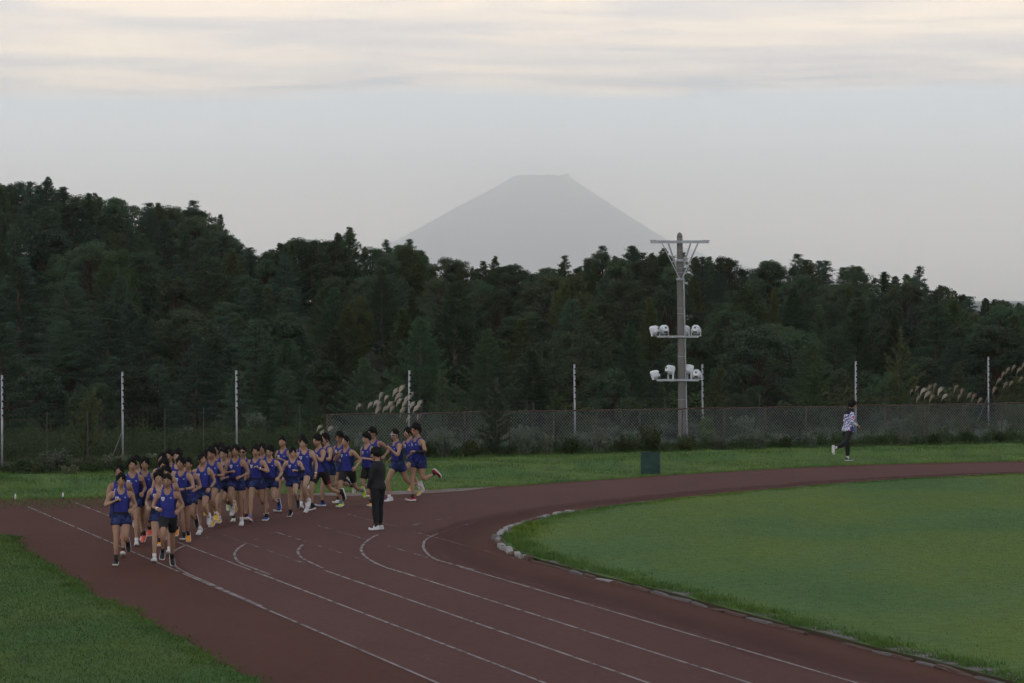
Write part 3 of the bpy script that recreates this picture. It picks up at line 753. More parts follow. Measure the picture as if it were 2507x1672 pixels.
def larch_tree(seed, H=7.5, slim=.21, m=None, droop=.12):
    r_ = np.random.default_rng(seed); tr = MB()
    bend = r_.normal(0, .10, 2)
    axis = lambda t: np.array([bend[0] * math.sin(t * 3), bend[1] * math.sin(t * 3), t * H])
    tt = np.linspace(0, .99, 10)
    tr.tube([axis(t) - np.array([0, 0, .4 * (t == 0)]) for t in tt], [.13 * (1 - t) + .012 for t in tt], 7)
    P = []; D = []; SC = []
    nl = 105
    for i in range(nl):
        t = .10 + .885 * ((i + r_.random()) / nl) ** .95
        prof = (1 - t) ** .92 * (1 - .55 * max(0, (.25 - t)) / .25)
        Lm = H * (slim * 1.9 * prof + .004) * r_.uniform(.6, 1.18)
        a = i * 2.399 + r_.normal(0, .5)
        d = np.array([math.cos(a), math.sin(a), .12 + .55 * t + r_.normal(0, .1)]); d /= np.linalg.norm(d)
        ss = np.linspace(0, 1, 5)
        curve = np.array([axis(t) + d * Lm * s_ + np.array([0, 0, -droop * Lm * math.sin(s_ * 2.6) * (1 - t) + .16 * Lm * s_ ** 3]) for s_ in ss])
        tr.tube(curve, [.020 * (1 - t) + .006, .016 * (1 - t) + .005, .010, .006, .003], 3, cap=False)
        n = int(20 + 52 * Lm / 1.5)
        s_ = r_.uniform(.12, 1.03, n) ** .8
        c = np.column_stack([np.interp(s_, ss, curve[:, k]) for k in range(3)])
        sp = .05 + .13 * Lm * np.clip(1.15 - s_, .1, 1)
        side = np.cross(d, (0, 0, 1)); side /= np.linalg.norm(side)
        lat = r_.normal(0, 1, n) * sp * 1.25
        c = c + np.outer(lat, side) + np.column_stack([r_.normal(0, .03, n), r_.normal(0, .03, n), -np.abs(r_.normal(0, .6, n)) * sp * .5])
        P.append(c); D.append(np.outer(np.ones(n), d * .9) + np.outer(np.sign(lat), side) * .6 + r_.normal(0, .35, (n, 3)) + np.array([0, 0, .15])); SC.append(r_.uniform(.09, .165, n))
    TV, TF = spike_template(7, .7, .095, r_)
    V, F = scatter(TV, TF, np.concatenate(P), np.concatenate(D), np.concatenate(SC), r_)
    return tr.me('trunk', [M_BARKP if seed % 2 else M_BARK], True), mesh('crown', V, F, [m or M_LARCH])
def broad_tree(seed, H=6.5, m=None, wide=.30, upright=False):
    r_ = np.random.default_rng(seed); tr = MB()
    tr.tube([(0, 0, -.4), (r_.normal(0, .05), 0, H * .25), (r_.normal(0, .12), r_.normal(0, .12), H * .55), (r_.normal(0, .15), r_.normal(0, .15), H * .85)], [.12, .10, .06, .02], 7)
    P = []; D = []; SC = []
    ncl = 85
    for i in range(ncl):
        t = r_.uniform(.10, 1.0); a = r_.uniform(0, 6.283)
        env = math.sin(math.pi * min(1, max(0.03, (t - .02) / 1.0)) ** (.8 if not upright else 1.0)) ** .6
        rr = H * wide * env * r_.uniform(.35, 1.0) ** .5 * r_.uniform(.85, 1.12)
        c = np.array([rr * math.cos(a), rr * math.sin(a), H * (.12 + .86 * t)])
        tr.tube([(0, 0, H * (.12 + .5 * t)), c * np.array([.5, .5, .92]), c], [.03, .018, .006], 4, cap=False)
        n = 95; rad = H * .062 * r_.uniform(.7, 1.3)
        off = r_.normal(size=(n, 3)); off /= np.linalg.norm(off, axis=1)[:, None]; off *= (r_.random(n) ** .45)[:, None] * rad * np.array([1.1, 1.1, 1.35 if upright else .75])
        P.append(c + off); D.append(off + np.array([0, 0, rad * .5]) + r_.normal(0, .2 * rad, (n, 3))); SC.append(r_.uniform(.065, .11, n))
    TV, TF = leaf_template(5, .55, r_)
    V, F = scatter(TV, TF, np.concatenate(P), np.concatenate(D), np.concatenate(SC), r_)
    return tr.me('trunk', [M_BARK], True), mesh('crown', V, F, [m or M_LEAF])
M_LARCHY = mat('larch_needles_yellowing', (.055, .080, .036), .75, .2, noise=(.5, (.078, .102, .042), .4, .65), rand=.4, translucent=.15)
M_LEAFY = mat('leaves_yellow_green', (.066, .090, .036), .7, .25, noise=(.6, (.052, .078, .036), .4, .65), rand=.4, translucent=.18)
PROTO = {
    'pine': [pine_tree(s_) for s_ in (11, 12, 13, 14)],
    'larch': [larch_tree(s_, slim=w) for s_, w in ((21, .20), (22, .17), (23, .23), (24, .19))],
    'goldlarch': [larch_tree(25, slim=.19, m=M_LARCHY), larch_tree(26, slim=.16, m=M_LARCHY)],
    'broad': [broad_tree(31), broad_tree(32, wide=.26), broad_tree(33, wide=.34)],
    'dark': [broad_tree(34, m=M_LEAFD, wide=.34), broad_tree(35, m=M_LEAFD, wide=.28)],
    'gold': [broad_tree(36, m=M_LEAFY, wide=.20, upright=True), broad_tree(37, m=M_LEAFY, wide=.24, upright=True)],
}
PH = {'pine': 7.5, 'larch': 7.5, 'goldlarch': 7.5, 'broad': 6.5, 'dark': 6.5, 'gold': 6.5}
KINDN = {'pine': ('pine_tree', 'dark layered pine'), 'larch': ('larch_tree', 'feathery green larch'), 'goldlarch': ('larch_tree', 'yellowish larch'),
         'broad': ('broadleaf_tree', 'round leafy tree'), 'dark': ('broadleaf_tree', 'dark dense leafy tree'), 'gold': ('broadleaf_tree', 'upright yellow-green tree')}
TREES = []
def plant(kind, x, y, h, label=None, wide=1.0, z=None):
    tm, cm = PROTO[kind][rng.integers(len(PROTO[kind]))]
    s_ = h / PH[kind]
    z0 = float(hill(x, y)) if z is None else z
    o = obj(KINDN[kind][0], None, None, (x, y, z0 - .05), (0, 0, rng.uniform(0, 6.28)), (s_ * wide * rng.uniform(.92, 1.1), s_ * wide * rng.uniform(.92, 1.1), s_))
    obj('trunk', tm, o); obj('crown', cm, o)
    TREES.append([o, kind, x, y, h, label]); return o
def plant_px(kind, px, ytop, d, label=None, wide=1.0):
    q = at_depth(px, ytop, d); g = float(hill(q.x, d)); plant(kind, q.x, d, max(1.5, q.z - g), label, wide)
# trees singled out by eye: (kind, x of the top, y of the top, distance, width)
HAND = [('larch', 858, 553, 152, 1.15), ('larch', 765, 590, 156, 1.0), ('larch', 700, 600, 158, 1.1), ('larch', 935, 655, 146, 1.1), ('larch', 820, 700, 138, 1.1),
        ('larch', 1118, 684, 140, 1.25), ('larch', 1030, 770, 134, 1.2), ('larch', 1195, 800, 132, 1.1), ('broad', 1410, 815, 136, 1.15), ('larch', 1300, 850, 130, 1.1),
        ('broad', 1215, 700, 168, .9), ('broad', 1180, 690, 175, .9), ('goldlarch', 1215, 625, 215, 1.1), ('goldlarch', 1385, 690, 190, 1.0), ('broad', 1330, 830, 150, 1.0),
        ('goldlarch', 1590, 725, 160, 1.0), ('larch', 1540, 790, 146, 1.1), ('dark', 1855, 798, 138, 1.25), ('larch', 1760, 800, 150, 1.0), ('larch', 1985, 835, 134, 1.1),
        ('larch', 2105, 725, 152, 1.3), ('goldlarch', 1897, 700, 186, .9), ('pine', 2250, 740, 158, 1.2), ('pine', 2330, 850, 140, 1.1), ('larch', 2190, 760, 150, 1.0),
        ('dark', 2440, 800, 140, 1.2), ('larch', 2500, 760, 138, 1.1), ('broad', 2170, 905, 128, .9), ('larch', 1690, 870, 130, 1.0),
        ('pine', 250, 740, 140, 1.35), ('pine', 420, 885, 128, 1.2), ('pine', 620, 775, 140, 1.25), ('pine', 60, 640, 160, 1.2), ('pine', 150, 690, 156, 1.2),
        ('pine', 20, 790, 134, 1.3), ('pine', 470, 810, 134, 1.1), ('gold', 290, 618, 176, 1.0), ('larch', 505, 560, 186, 1.0), ('broad', 430, 680, 164, 1.0), ('goldlarch', 545, 720, 160, 1.0),
        ('dark', 330, 900, 126, 1.1), ('broad', 230, 930, 122, 1.0), ('pine', 700, 900, 126, 1.1), ('larch', 760, 930, 122, .9), ('pine', 590, 905, 124, 1.1), ('dark', 100, 900, 126, 1.2),
        ('larch', 890, 870, 128, 1.1), ('larch', 660, 860, 132, 1.0), ('broad', 1480, 905, 126, .9), ('larch', 1620, 930, 124, .8), ('larch', 1080, 900, 124, .9), ('broad', 2060, 900, 124, .9),
        ('pine', 1950, 618, 262, 1.1), ('pine', 2258, 650, 262, .9), ('pine', 1380, 622, 262, .8), ('pine', 470, 487, 258, 1.0), ('larch', 540, 522, 254, .9), ('larch', 118, 430, 258, 1.0), ('pine', 1005, 582, 258, .9), ('pine', 1480, 598, 255, 1.0),
        ('broad', 1802, 960, 117, 1.2), ('broad', 1500, 905, 124, 1.0), ('pine', 580, 600, 240, 1.0), ('pine', 615, 625, 262, .8), ('pine', 1550, 600, 258, 1.1), ('pine', 940, 585, 252, .9)]
for (kd, px, yt, d, w) in HAND:
    lim = 7.4 if w >= 1.25 else 6.6 if w >= 1.15 else 5.6
    while d < 262:
        q = at_depth(px, yt, d)
        if q.z - float(hill(q.x, d)) <= lim: break
        d += 2.0
    plant_px(kd, px, yt, d, wide=w)
occupied = [(t[2], t[3]) for t in TREES]
def free(x, y, rmin):
    return all((x - a) ** 2 + ((y - b) * .55) ** 2 > rmin ** 2 for a, b in occupied)
for li, d in enumerate([130, 139, 149, 160, 172, 185, 199, 214, 229, 244, 258, 268, 278]):
    half = 2507 / 2 / 8000 * d + 3.0
    x = -half + rng.uniform(0, 2)
    while x < half:
        dd = d + rng.uniform(-4.5, 4.5); xx = x + rng.uniform(-.7, .7)
        u = 1253.5 + xx / dd * 8000
        step = 2.75 if li < 9 else 2.1
        if free(xx, dd, 1.6 if li < 9 else 1.1):
            left = u < 620
            p = [.40, .16, .06, .22, .10, .06] if left else ([.12, .34, .12, .28, .08, .06] if u < 1400 else [.22, .24, .10, .30, .09, .05])
            if li >= 9: p = [.30, .36, .08, .20, .06, .0]
            kd = ['pine', 'larch', 'goldlarch', 'broad', 'dark', 'gold'][rng.choice(6, p=p)]
            if li >= 9:
                ys = float(sky_y(u)) + rng.uniform(-4, 13) + (6 if li == 11 else 12 if li == 12 else 0)
                q = at_depth(u, ys, dd); h = q.z - float(hill(xx, dd))
                h = min(max(h, 3.6), 8.0)
            else:
                h = rng.uniform(3.7, 5.7) * (1.0 if li > 1 else .8)
                # never above the skyline of the photograph
                lim = at_depth(u, float(sky_y(u)) + 14, dd).z - float(hill(xx, dd)); h = min(h, max(3.0, lim))
            plant(kd, xx, dd, h, wide=rng.uniform(1.1, 1.4) if li < 4 else rng.uniform(1.0, 1.25) if li < 9 else rng.uniform(1.0, 1.35)); occupied.append((xx, dd))
        x += step * rng.uniform(.8, 1.2)
# the steep hill on the left needs its rows closer together
for d in (154, 166, 178, 192, 206, 221, 236, 250):
    for x in np.arange(-.1567 * d - 2, -.055 * d, 2.6):
        dd = d + rng.uniform(-3, 3); xx = x + rng.uniform(-.8, .8); u = 1253.5 + xx / dd * 8000
        if u > 720 or not free(xx, dd, 1.25): continue
        kd = ['pine', 'larch', 'goldlarch', 'broad', 'dark'][rng.choice(5, p=[.42, .20, .06, .22, .10])]
        lim = at_depth(u, float(sky_y(u)) + 10, dd).z - float(hill(xx, dd)); h = min(rng.uniform(3.8, 5.6), max(2.6, lim))
        plant(kd, xx, dd, h, wide=rng.uniform(1.0, 1.3)); occupied.append((xx, dd))
# labels for the trees: kind, how far up the slope, and the place along it
ORD = ['first', 'second', 'third', 'fourth', 'fifth', 'sixth', 'seventh', 'eighth', 'ninth', 'tenth', 'eleventh', 'twelfth', 'thirteenth', 'fourteenth', 'fifteenth', 'sixteenth', 'seventeenth', 'eighteenth', 'nineteenth', 'twentieth', 'twenty-first', 'twenty-second', 'twenty-third', 'twenty-fourth', 'twenty-fifth', 'twenty-sixth', 'twenty-seventh', 'twenty-eighth', 'twenty-ninth', 'thirtieth']
buckets = {}
for t in TREES:
    u = 1253.5 + t[2] / t[3] * 8000
    row = 0 if t[3] < 136 else 1 if t[3] < 160 else 2 if t[3] < 190 else 3 if t[3] < 236 else 4
    sec = 0 if u < 640 else 1 if u < 1640 else 2
    buckets.setdefault((KINDN[t[1]][1], row, sec), []).append((u, t))
ROWN = ['at the forest foot', 'on the lower slope', 'on the middle slope', 'on the upper slope', 'on the skyline']
SECN = ['above the runners', 'below the volcano', 'right of the pole']
for (kn, row, sec), lst in buckets.items():
    lst.sort(key=lambda q: q[0])
    for i, (u, t) in enumerate(lst):
        where = '' if len(lst) == 1 else f', {ORD[min(i, 29)]} from the left'
        tag(t[0], f'{kn} {ROWN[row]} {SECN[sec]}{where}', 'tree', 'trees of the forest slope')
# ------------------------------------------------------------------ saplings, shrubs, plume grass
M_SAP = mat('sapling_needles', (.070, .100, .048), .75, .2, noise=(1.5, (.090, .122, .058), .4, .65), rand=.35, translucent=.15)
M_SAPD = mat('sapling_dark_needles', (.046, .068, .050), .75, .2, noise=(1.5, (.066, .092, .062), .4, .65), rand=.3, translucent=.12)
def sapling(seed, H=2.4, up=.75, wide=.42, m=None, tipbend=0.0):
    r_ = np.random.default_rng(seed); tr = MB(); P = []; D = []; SC = []
    axis = lambda t: np.array([tipbend * t ** 2, 0, t * H])
    tt = np.linspace(0, 1, 9); tr.tube([axis(t) - np.array([0, 0, .2 * (t == 0)]) for t in tt], [.028 * (1 - t) + .005 for t in tt], 6)
    n_l = 34
    limbs = [(axis(.55), np.array([tipbend * .8, 0, 1.0]), .45 * H)]
    for i in range(n_l):
        t = .06 + .80 * (i + r_.random()) / n_l; a = i * 2.399 + r_.normal(0, .4)
        d = np.array([math.cos(a), math.sin(a), up * r_.uniform(.6, 1.3)]); d /= np.linalg.norm(d)
        limbs.append((axis(t), d, H * wide * (1 - t) ** .75 * r_.uniform(.65, 1.2) + .05))
    for o, d, L in limbs:
        ss = np.linspace(0, 1, 4); cv = np.array([o + d * L * s_ + np.array([0, 0, .10 * L * s_ ** 2]) for s_ in ss])
        tr.tube(cv, [.010, .007, .004, .002], 3, cap=False)
        n = int(16 + 60 * L); s_ = r_.uniform(.05, 1.0, n); c = np.column_stack([np.interp(s_, ss, cv[:, k]) for k in range(3)]) + r_.normal(0, .012, (n, 3))
        P.append(c); D.append(np.outer(np.ones(n), d) * .9 + r_.normal(0, .6, (n, 3))); SC.append(r_.uniform(.07, .12, n))
    TV, TF = spike_template(7, .7, .10, r_)
    V, F = scatter(TV, TF, np.concatenate(P), np.concatenate(D), np.concatenate(SC), r_)
    return tr.me('trunk', [M_BARK], True), mesh('crown', V, F, [m or M_SAP])
SAPS = [(232, 957, 96, .40, .8, .30, None, 'young larch with a leaning tip beside the tall fence on the left'),
        (1214, 935, 97.0, .30, .45, .0, M_SAPD, 'dark young conifer growing against the chain link fence'),
        (1362, 962, 101, .36, .9, .0, None, 'yellowish young larch tip showing above the chain link fence'),
        (1766, 878, 105, .26, .7, .22, None, 'thin young larch leaning right beside the floodlight pole'),
        (1996, 882, 106.5, .36, 1.1, .04, None, 'spiky young larch behind the fence left of the lone jogger'),
        (2205, 815, 110, .36, .8, .0, None, 'tall young larch behind the fence right of the lone jogger')]
for i, (px, yt, d, wd, up, tb_, m, lb) in enumerate(SAPS):
    q = at_depth(px, yt, d); H_ = q.z
    tm, cm = sapling(50 + i, H_, up, wd, m, tb_)
    o = tag(obj('larch_sapling', None, None, (q.x - tb_, d, 0)), lb, 'sapling', 'saplings along the fences'); obj('trunk', tm, o); obj('crown', cm, o)

M_MUG = mat('mugwort_leaves', (.105, .135, .100), .8, .2, noise=(3, (.140, .175, .130), .4, .65), rand=.45, translucent=.2)
M_WEED = mat('weed_leaves', (.045, .070, .030), .8, .2, noise=(2, (.065, .085, .036), .4, .65), rand=.4, translucent=.2)
M_PALE = mat('pale_leaves', (.17, .19, .12), .7, .3, noise=(3, (.08, .11, .06), .45, .6), rand=.3, translucent=.2)
M_BRIGHT = mat('bright_leaves', (.085, .15, .035), .7, .3, noise=(3, (.06, .11, .03), .45, .6), rand=.2, translucent=.25)
def shrub(seed, m, H=1.0, W=.6, n_st=26, lsize=.6):
    r_ = np.random.default_rng(seed); tr = MB(); P = []; D = []; SC = []
    for i in range(n_st):
        a = r_.uniform(0, 6.283); b = r_.uniform(0, .25) * W; top = np.array([math.cos(a) * W * r_.uniform(.2, 1) * .8, math.sin(a) * W * r_.uniform(.2, 1) * .8, H * r_.uniform(.6, 1.05)])
        o = np.array([math.cos(a) * b, math.sin(a) * b, -.05]); cv = np.array([o, o * .6 + top * np.array([.35, .35, .5]), top])
        tr.tube(cv, [.007, .005, .002], 3, cap=False)
        n = 34; s_ = r_.uniform(.08, 1, n); c = np.column_stack([np.interp(s_, [0, .5, 1], cv[:, k]) for k in range(3)]) + r_.normal(0, .03, (n, 3)) * H
        P.append(c); D.append(r_.normal(0, 1, (n, 3)) + np.array([0, 0, .8])); SC.append(r_.uniform(.05, .09, n) * H ** .5)
    TV, TF = leaf_template(4, lsize, r_)
    V, F = scatter(TV, TF, np.concatenate(P), np.concatenate(D), np.concatenate(SC), r_)
    return tr.me('stems', [M_BARK]), mesh('foliage', V, F, [m])
SHP = {'mug': [shrub(61, M_MUG), shrub(62, M_MUG, W=.7), shrub(63, M_MUG, W=.5)], 'weed': [shrub(64, M_WEED), shrub(65, M_WEED, W=.75)],
       'pale': [shrub(66, M_PALE, lsize=.8), shrub(67, M_PALE, W=.8)], 'bright': [shrub(68, M_BRIGHT, W=.3, lsize=.9)]}
SHN = {'mug': 'grey-green weedy shrub', 'weed': 'dark green weedy shrub', 'pale': 'pale leafed shrub', 'bright': 'bright yellow-green leafy plant'}
SHRUBS = [('mug', 131, 1100, 88, 1.3), ('pale', 173, 1148, 86.3, .9), ('weed', 50, 1125, 88, 1.2), ('pale', 279, 1110, 89.5, 1.1), ('pale', 372, 1112, 91, 1.1), ('weed', 225, 1135, 87.5, 1.2), ('weed', 330, 1125, 90, 1.1), ('weed', 95, 1140, 87, 1.0),
          ('mug', 453, 1048, 108, 1.3), ('pale', 556, 1060, 107, 1.0), ('mug', 630, 1012, 112, 1.1), ('mug', 600, 1050, 110, 1.2), ('weed', 500, 1080, 104, 1.3), ('weed', 700, 1060, 106, 1.3), ('weed', 20, 1110, 97, 1.4), ('weed', 420, 1090, 101, 1.3),
          ('mug', 830, 1050, 100, 1.2), ('mug', 900, 1060, 101, 1.2), ('mug', 1073, 1046, 100, 1.3), ('mug', 1146, 1054, 101, 1.2), ('mug', 1274, 1044, 101, 1.3), ('mug', 1325, 1052, 102, 1.4), ('mug', 1431, 1060, 102, 1.2), ('mug', 1478, 1046, 103, 1.2),
          ('mug', 1541, 1056, 103, 1.3), ('weed', 1592, 1042, 102.6, 1.2), ('mug', 1640, 1040, 104, 1.2), ('mug', 1697, 1036, 104.4, 1.2), ('bright', 1730, 1023, 103.6, 1.1), ('mug', 1818, 1024, 105, 1.4), ('mug', 1880, 1060, 103.5, 1.2), ('weed', 1950, 1060, 105, 1.3),
          ('mug', 2030, 1050, 106, 1.3), ('mug', 2124, 1066, 105.6, 1.1), ('mug', 2188, 1028, 107, 1.4), ('mug', 2250, 1036, 108, 1.3), ('mug', 2325, 1028, 109, 1.3), ('weed', 1040, 1082, 95.9, 1.0), ('mug', 1085, 1060, 96.2, .9), ('weed', 1150, 1078, 96.4, .9), ('mug', 1285, 1056, 96.9, .9), ('mug', 1340, 1066, 97.2, 1.0), ('weed', 1400, 1074, 97.6, 1.0), ('mug', 1470, 1062, 98.0, .9), ('weed', 1530, 1070, 98.3, .9), ('weed', 1596, 1050, 98.8, .9), ('weed', 1680, 1072, 99.3, 1.0), ('mug', 1760, 1068, 99.8, .9), ('mug', 1860, 1060, 100.5, 1.0), ('weed', 1920, 1070, 100.9, .9), ('mug', 1990, 1064, 101.4, .8), ('weed', 2160, 1066, 102.6, .9), ('mug', 2215, 1056, 102.9, .9), ('weed', 2290, 1062, 103.4, .9), ('weed', 2370, 1056, 104.0, .9), ('weed', 2450, 1058, 104.6, .9), ('weed', 2400, 1030, 110, 1.3), ('mug', 2470, 1030, 111, 1.3), ('weed', 1680, 965, 114, 1.6),
          ('weed', 2080, 955, 114, 1.6), ('weed', 2300, 950, 115, 1.7), ('weed', 1560, 985, 113, 1.5), ('weed', 1400, 990, 113, 1.6), ('weed', 1120, 1000, 112, 1.5), ('weed', 800, 1020, 111, 1.5), ('weed', 1940, 985, 113, 1.5), ('weed', 1260, 1005, 111, 1.5), ('weed', 1000, 1020, 110, 1.5)]
sh_items = []
for (kd, px, yt, d, w) in SHRUBS:
    q = at_depth(px, yt, d); h = max(.35, q.z - min(0., float(hill(q.x, d)))); tm, cm = SHP[kd][rng.integers(len(SHP[kd]))]
    o = obj('shrub', None, None, (q.x, d, min(0., float(hill(q.x, d)))), (0, 0, rng.uniform(0, 6.28)), (h ** .6 * w, h ** .6 * w, h)); obj('stems', tm, o); obj('foliage', cm, o)
    sh_items.append((kd, px, d, o))
for kd in SHN:
    for sec, sn in enumerate(['by the tall fence behind the runners', 'along the mesh fence left of the pole', 'along the mesh fence right of the pole', 'on rough ground before the trees']):
        lst = sorted([s_ for s_ in sh_items if s_[0] == kd and (3 if s_[2] > 109.5 else 0 if s_[1] < 780 else 1 if s_[1] < 1660 else 2) == sec], key=lambda s_: s_[1])
        for i, s_ in enumerate(lst): tag(s_[3], SHN[kd] + ' ' + sn + ('' if len(lst) == 1 else f', {ORD[i]} from the left'), 'shrub', 'shrubs along the fences')

M_PLUME = mat('plume_silver', (.56, .52, .46), .9, .1, noise=(6, (.42, .37, .31), .4, .7), translucent=.3)
M_PLUMEB = mat('plume_tan', (.34, .29, .23), .9, .1, noise=(6, (.24, .19, .15), .4, .7), translucent=.3)
M_REED = mat('reed_leaves', (.07, .095, .040), .8, .2, noise=(2, (.10, .11, .05), .4, .65), translucent=.2)
def plume(seed, m, L=.34, lean=.5, fan=.45):
    """a drooping one-sided feather on its stalk, stalk top at the origin"""
    r_ = np.random.default_rng(seed); V = []; F = []
    for q in range(60):
        a = r_.normal(0, .35); b = fan * r_.uniform(-.25, 1.0); pts = []
        d = np.array([math.sin(b) * 1.0, .35 * math.sin(a), math.cos(b)])
        o = np.array([0, 0, r_.uniform(0, .35) * L]); LL = L * r_.uniform(.55, 1.0)
        for s_ in (0, .4, .75, 1): pts.append(o + d * LL * s_ + np.array([lean * .5 * LL * s_ ** 2, 0, -.30 * LL * s_ ** 3]))
        w = np.cross(d, (.2, 1, .1)); w /= np.linalg.norm(w); ws = [.002, .005, .0045, .001]
        k = len(V)
        for p, ww in zip(pts, ws): V += [p + w * ww, p - w * ww]
        for j in range(3): F.append((k + 2 * j, k + 2 * j + 1, k + 2 * j + 3, k + 2 * j + 2))
    return mesh('plume', V, F, [m])
PL = [plume(80 + i, M_PLUME, .36, 1.1, .20) for i in range(5)]; PLB = [plume(90 + i, M_PLUMEB, .34, .9, .18) for i in range(4)]
def plume_clump(name, label, base, tips, meshes, d, h_leaf, n_leaf=110):
    root = tag(obj(name, None, None, (base.x, base.y, base.z)), label, 'grass clump', 'plume grass clumps')
    st = MB()
    for i, (px, py) in enumerate(tips):
        q = at_depth(px, py + 13, d + rng.uniform(-.35, .35)) - base
        o = obj('plume', meshes[i % len(meshes)], root, q, (0, rng.uniform(-.1, .25), rng.normal(0, .35)), rng.uniform(.7, 1.0))
        st.tube([(q.x * .15, q.y * .15, 0), (q.x * .45, q.y * .4, q.z * .55), tuple(q)], [.005, .004, .003], 4)
    obj('stalks', st.me('stalks', [M_REED]), root)
    V = []; F = []
    for i in range(n_leaf):
        a = rng.uniform(0, 6.283); L = h_leaf * rng.uniform(.6, 1.1); o = np.array([rng.normal(0, .16), rng.normal(0, .12), -.05]); out = rng.uniform(.15, .6)
        w = np.array([-math.sin(a), math.cos(a), 0]); k = len(V)
        for s_, ww in ((0, .010), (.4, .012), (.75, .008), (1, .001)):
            p = o + np.array([math.cos(a) * out * L * s_ ** 1.5, math.sin(a) * out * L * s_ ** 1.5, L * (s_ - .28 * out * s_ ** 3)]); V += [p + w * ww, p - w * ww]
        for j in range(3): F.append((k + 2 * j, k + 2 * j + 1, k + 2 * j + 3, k + 2 * j + 2))
    obj('leaves', mesh('leaves', V, F, [M_REED]), root)
b0 = G(958, 1117)
plume_clump('plume_grass', 'silvery plume grass rising above the fence behind the runners', b0, [(871,993),(900,990),(913,985),(921,990),(928,968),(941,973),(961,960),(977,953),(950,985),(999,969),(985,991),(1003,991),(1021,988),(994,1022),(1021,1017),(936,1000),(919,1006),(955,1000),(970,984),(979,1010),(966,972),(946,992),(990,980),(1010,1000)], PL, b0.y, 1.25)
b1 = G(2262, 1088)
plume_clump('plume_grass', 'pale tan plume grass behind the fence right of the lone jogger', b1, [(2228,955),(2240,948),(2252,957),(2262,965),(2271,950),(2285,945),(2296,958),(2305,968),(2243,975),(2275,975)], PLB[:2] + PL[:2], b1.y, 1.35)
b2 = G(2352, 1082)
plume_clump('plume_grass', 'small brownish plume grass beside the rightmost tall post', b2, [(2335,950),(2352,958),(2366,965),(2378,972),(2392,980),(2345,970)], PLB, b2.y, 1.3, 70)
b3 = G(2492, 1076)
plume_clump('plume_grass', 'tall tan plume grass at the right edge above the fence', b3, [(2438,930),(2452,915),(2462,905),(2476,898),(2488,905),(2500,892),(2455,940),(2470,935),(2494,925),(2430,955)], PLB, b3.y, 1.6, 130)
bk = G(795, 1120)
plume_clump('plume_grass', 'few grey plumes at the left end of the chain link fence', bk, [(775,1045),(782,1060),(800,1048)], PL, bk.y, .8, 50)

# ------------------------------------------------------------------ grass blades and weeds
def inside(P, poly):
    x, y = P[:, 0], P[:, 1]; poly = np.asarray(poly); r_ = np.zeros(len(P), bool); j = len(poly) - 1
    for i in range(len(poly)):
        xi, yi = poly[i]; xj, yj = poly[j]
        if yi != yj:
            c = ((yi > y) != (yj > y)) & (x < (xj - xi) * (y - yi) / (yj - yi) + xi); r_ ^= c
        j = i
    return r_
def blades(P, h, w, lean=.5):
    n = len(P); a = rng.uniform(0, 6.283, n); b = rng.uniform(0, 6.283, n); l_ = lean * h * rng.uniform(.2, 1.2, n)
    dx = np.column_stack([np.cos(a), np.sin(a), np.zeros(n)]) * (w * rng.uniform(.7, 1.2, n))[:, None]
    top = P + np.column_stack([np.cos(b) * l_, np.sin(b) * l_, h])
    V = np.stack([P - dx, P + dx, top], 1).reshape(-1, 3)
    return V, np.arange(3 * n).reshape(n, 3)
M_BLADE = grass_mat('turf_blades', (0.062, 0.132, 0.034), (0.112, 0.172, 0.028), (0.078, 0.150, 0.048), 0.16)
M_BLADEN = grass_mat('near_blades', (0.056, 0.118, 0.026), (0.082, 0.136, 0.028), (0.042, 0.084, 0.026), 0.4)  # blades carry the same vignette darkening in their colour
M_BLADEV = grass_mat('verge_blades', (0.076, 0.148, 0.042), (0.102, 0.166, 0.044), (0.056, 0.104, 0.040), 0.5)
def grass(name, label, P, h, w, m, lean=.5):
    V, F = blades(P, h, w, lean); tag(obj(name, mesh(name, V, F, [m])), label, 'grass', kind='stuff')
def in_view(P, pad=.012): return np.abs(P[:, 0] / P[:, 1]) < .1567 + pad
# infield
n = 420000; yy = 38 + (93 - 38) * rng.random(n); xx = -1 + rng.random(n) * 18
P2 = np.column_stack([xx, yy]); P2 = P2[in_view(P2)]; P2 = P2[inside(P2, lawn_out)]
hp = rng.uniform(.010, .024, len(P2))
grass('infield_grass', 'short mown grass of the infield', np.column_stack([P2, np.full(len(P2), .045)]), hp, .006, M_BLADE, .9)
# long tufts along the kerb
n = 42000; s_ = rng.uniform(K_len[int(np.argmin(np.abs(K[:, 1] - 36)[:i_tan]))], s_end, n); tipf = np.exp(-((s_ - K_len[i_hook]) / 9) ** 2)
o_ = .10 + np.abs(rng.normal(0, .26, n)) + .12 * np.sin(s_ * .9) ** 2
x = np.interp(s_, K_len, K[:, 0]); y = np.interp(s_, K_len, K[:, 1]); nx_ = np.interp(s_, K_len, KN[:, 0]); ny_ = np.interp(s_, K_len, KN[:, 1])
clump = .5 + .5 * np.sin(s_ * 2.3 + 1.1 * np.sin(s_ * .7)) * np.sin(s_ * 5.1); keep = rng.random(n) < .25 + .75 * clump
far_side = s_ > K_len[i_hook] + 4
hh = rng.uniform(.03, .085, n) * (.6 + .7 * clump) * np.where(far_side, .6, 1) * (1 + .5 * tipf)
P = np.column_stack([x - nx_ * o_, y - ny_ * o_, np.full(n, .04)])[keep]
grass('kerb_grass', 'longer rough grass tufts along the kerb', P, hh[keep], .009, M_BLADE, .7)
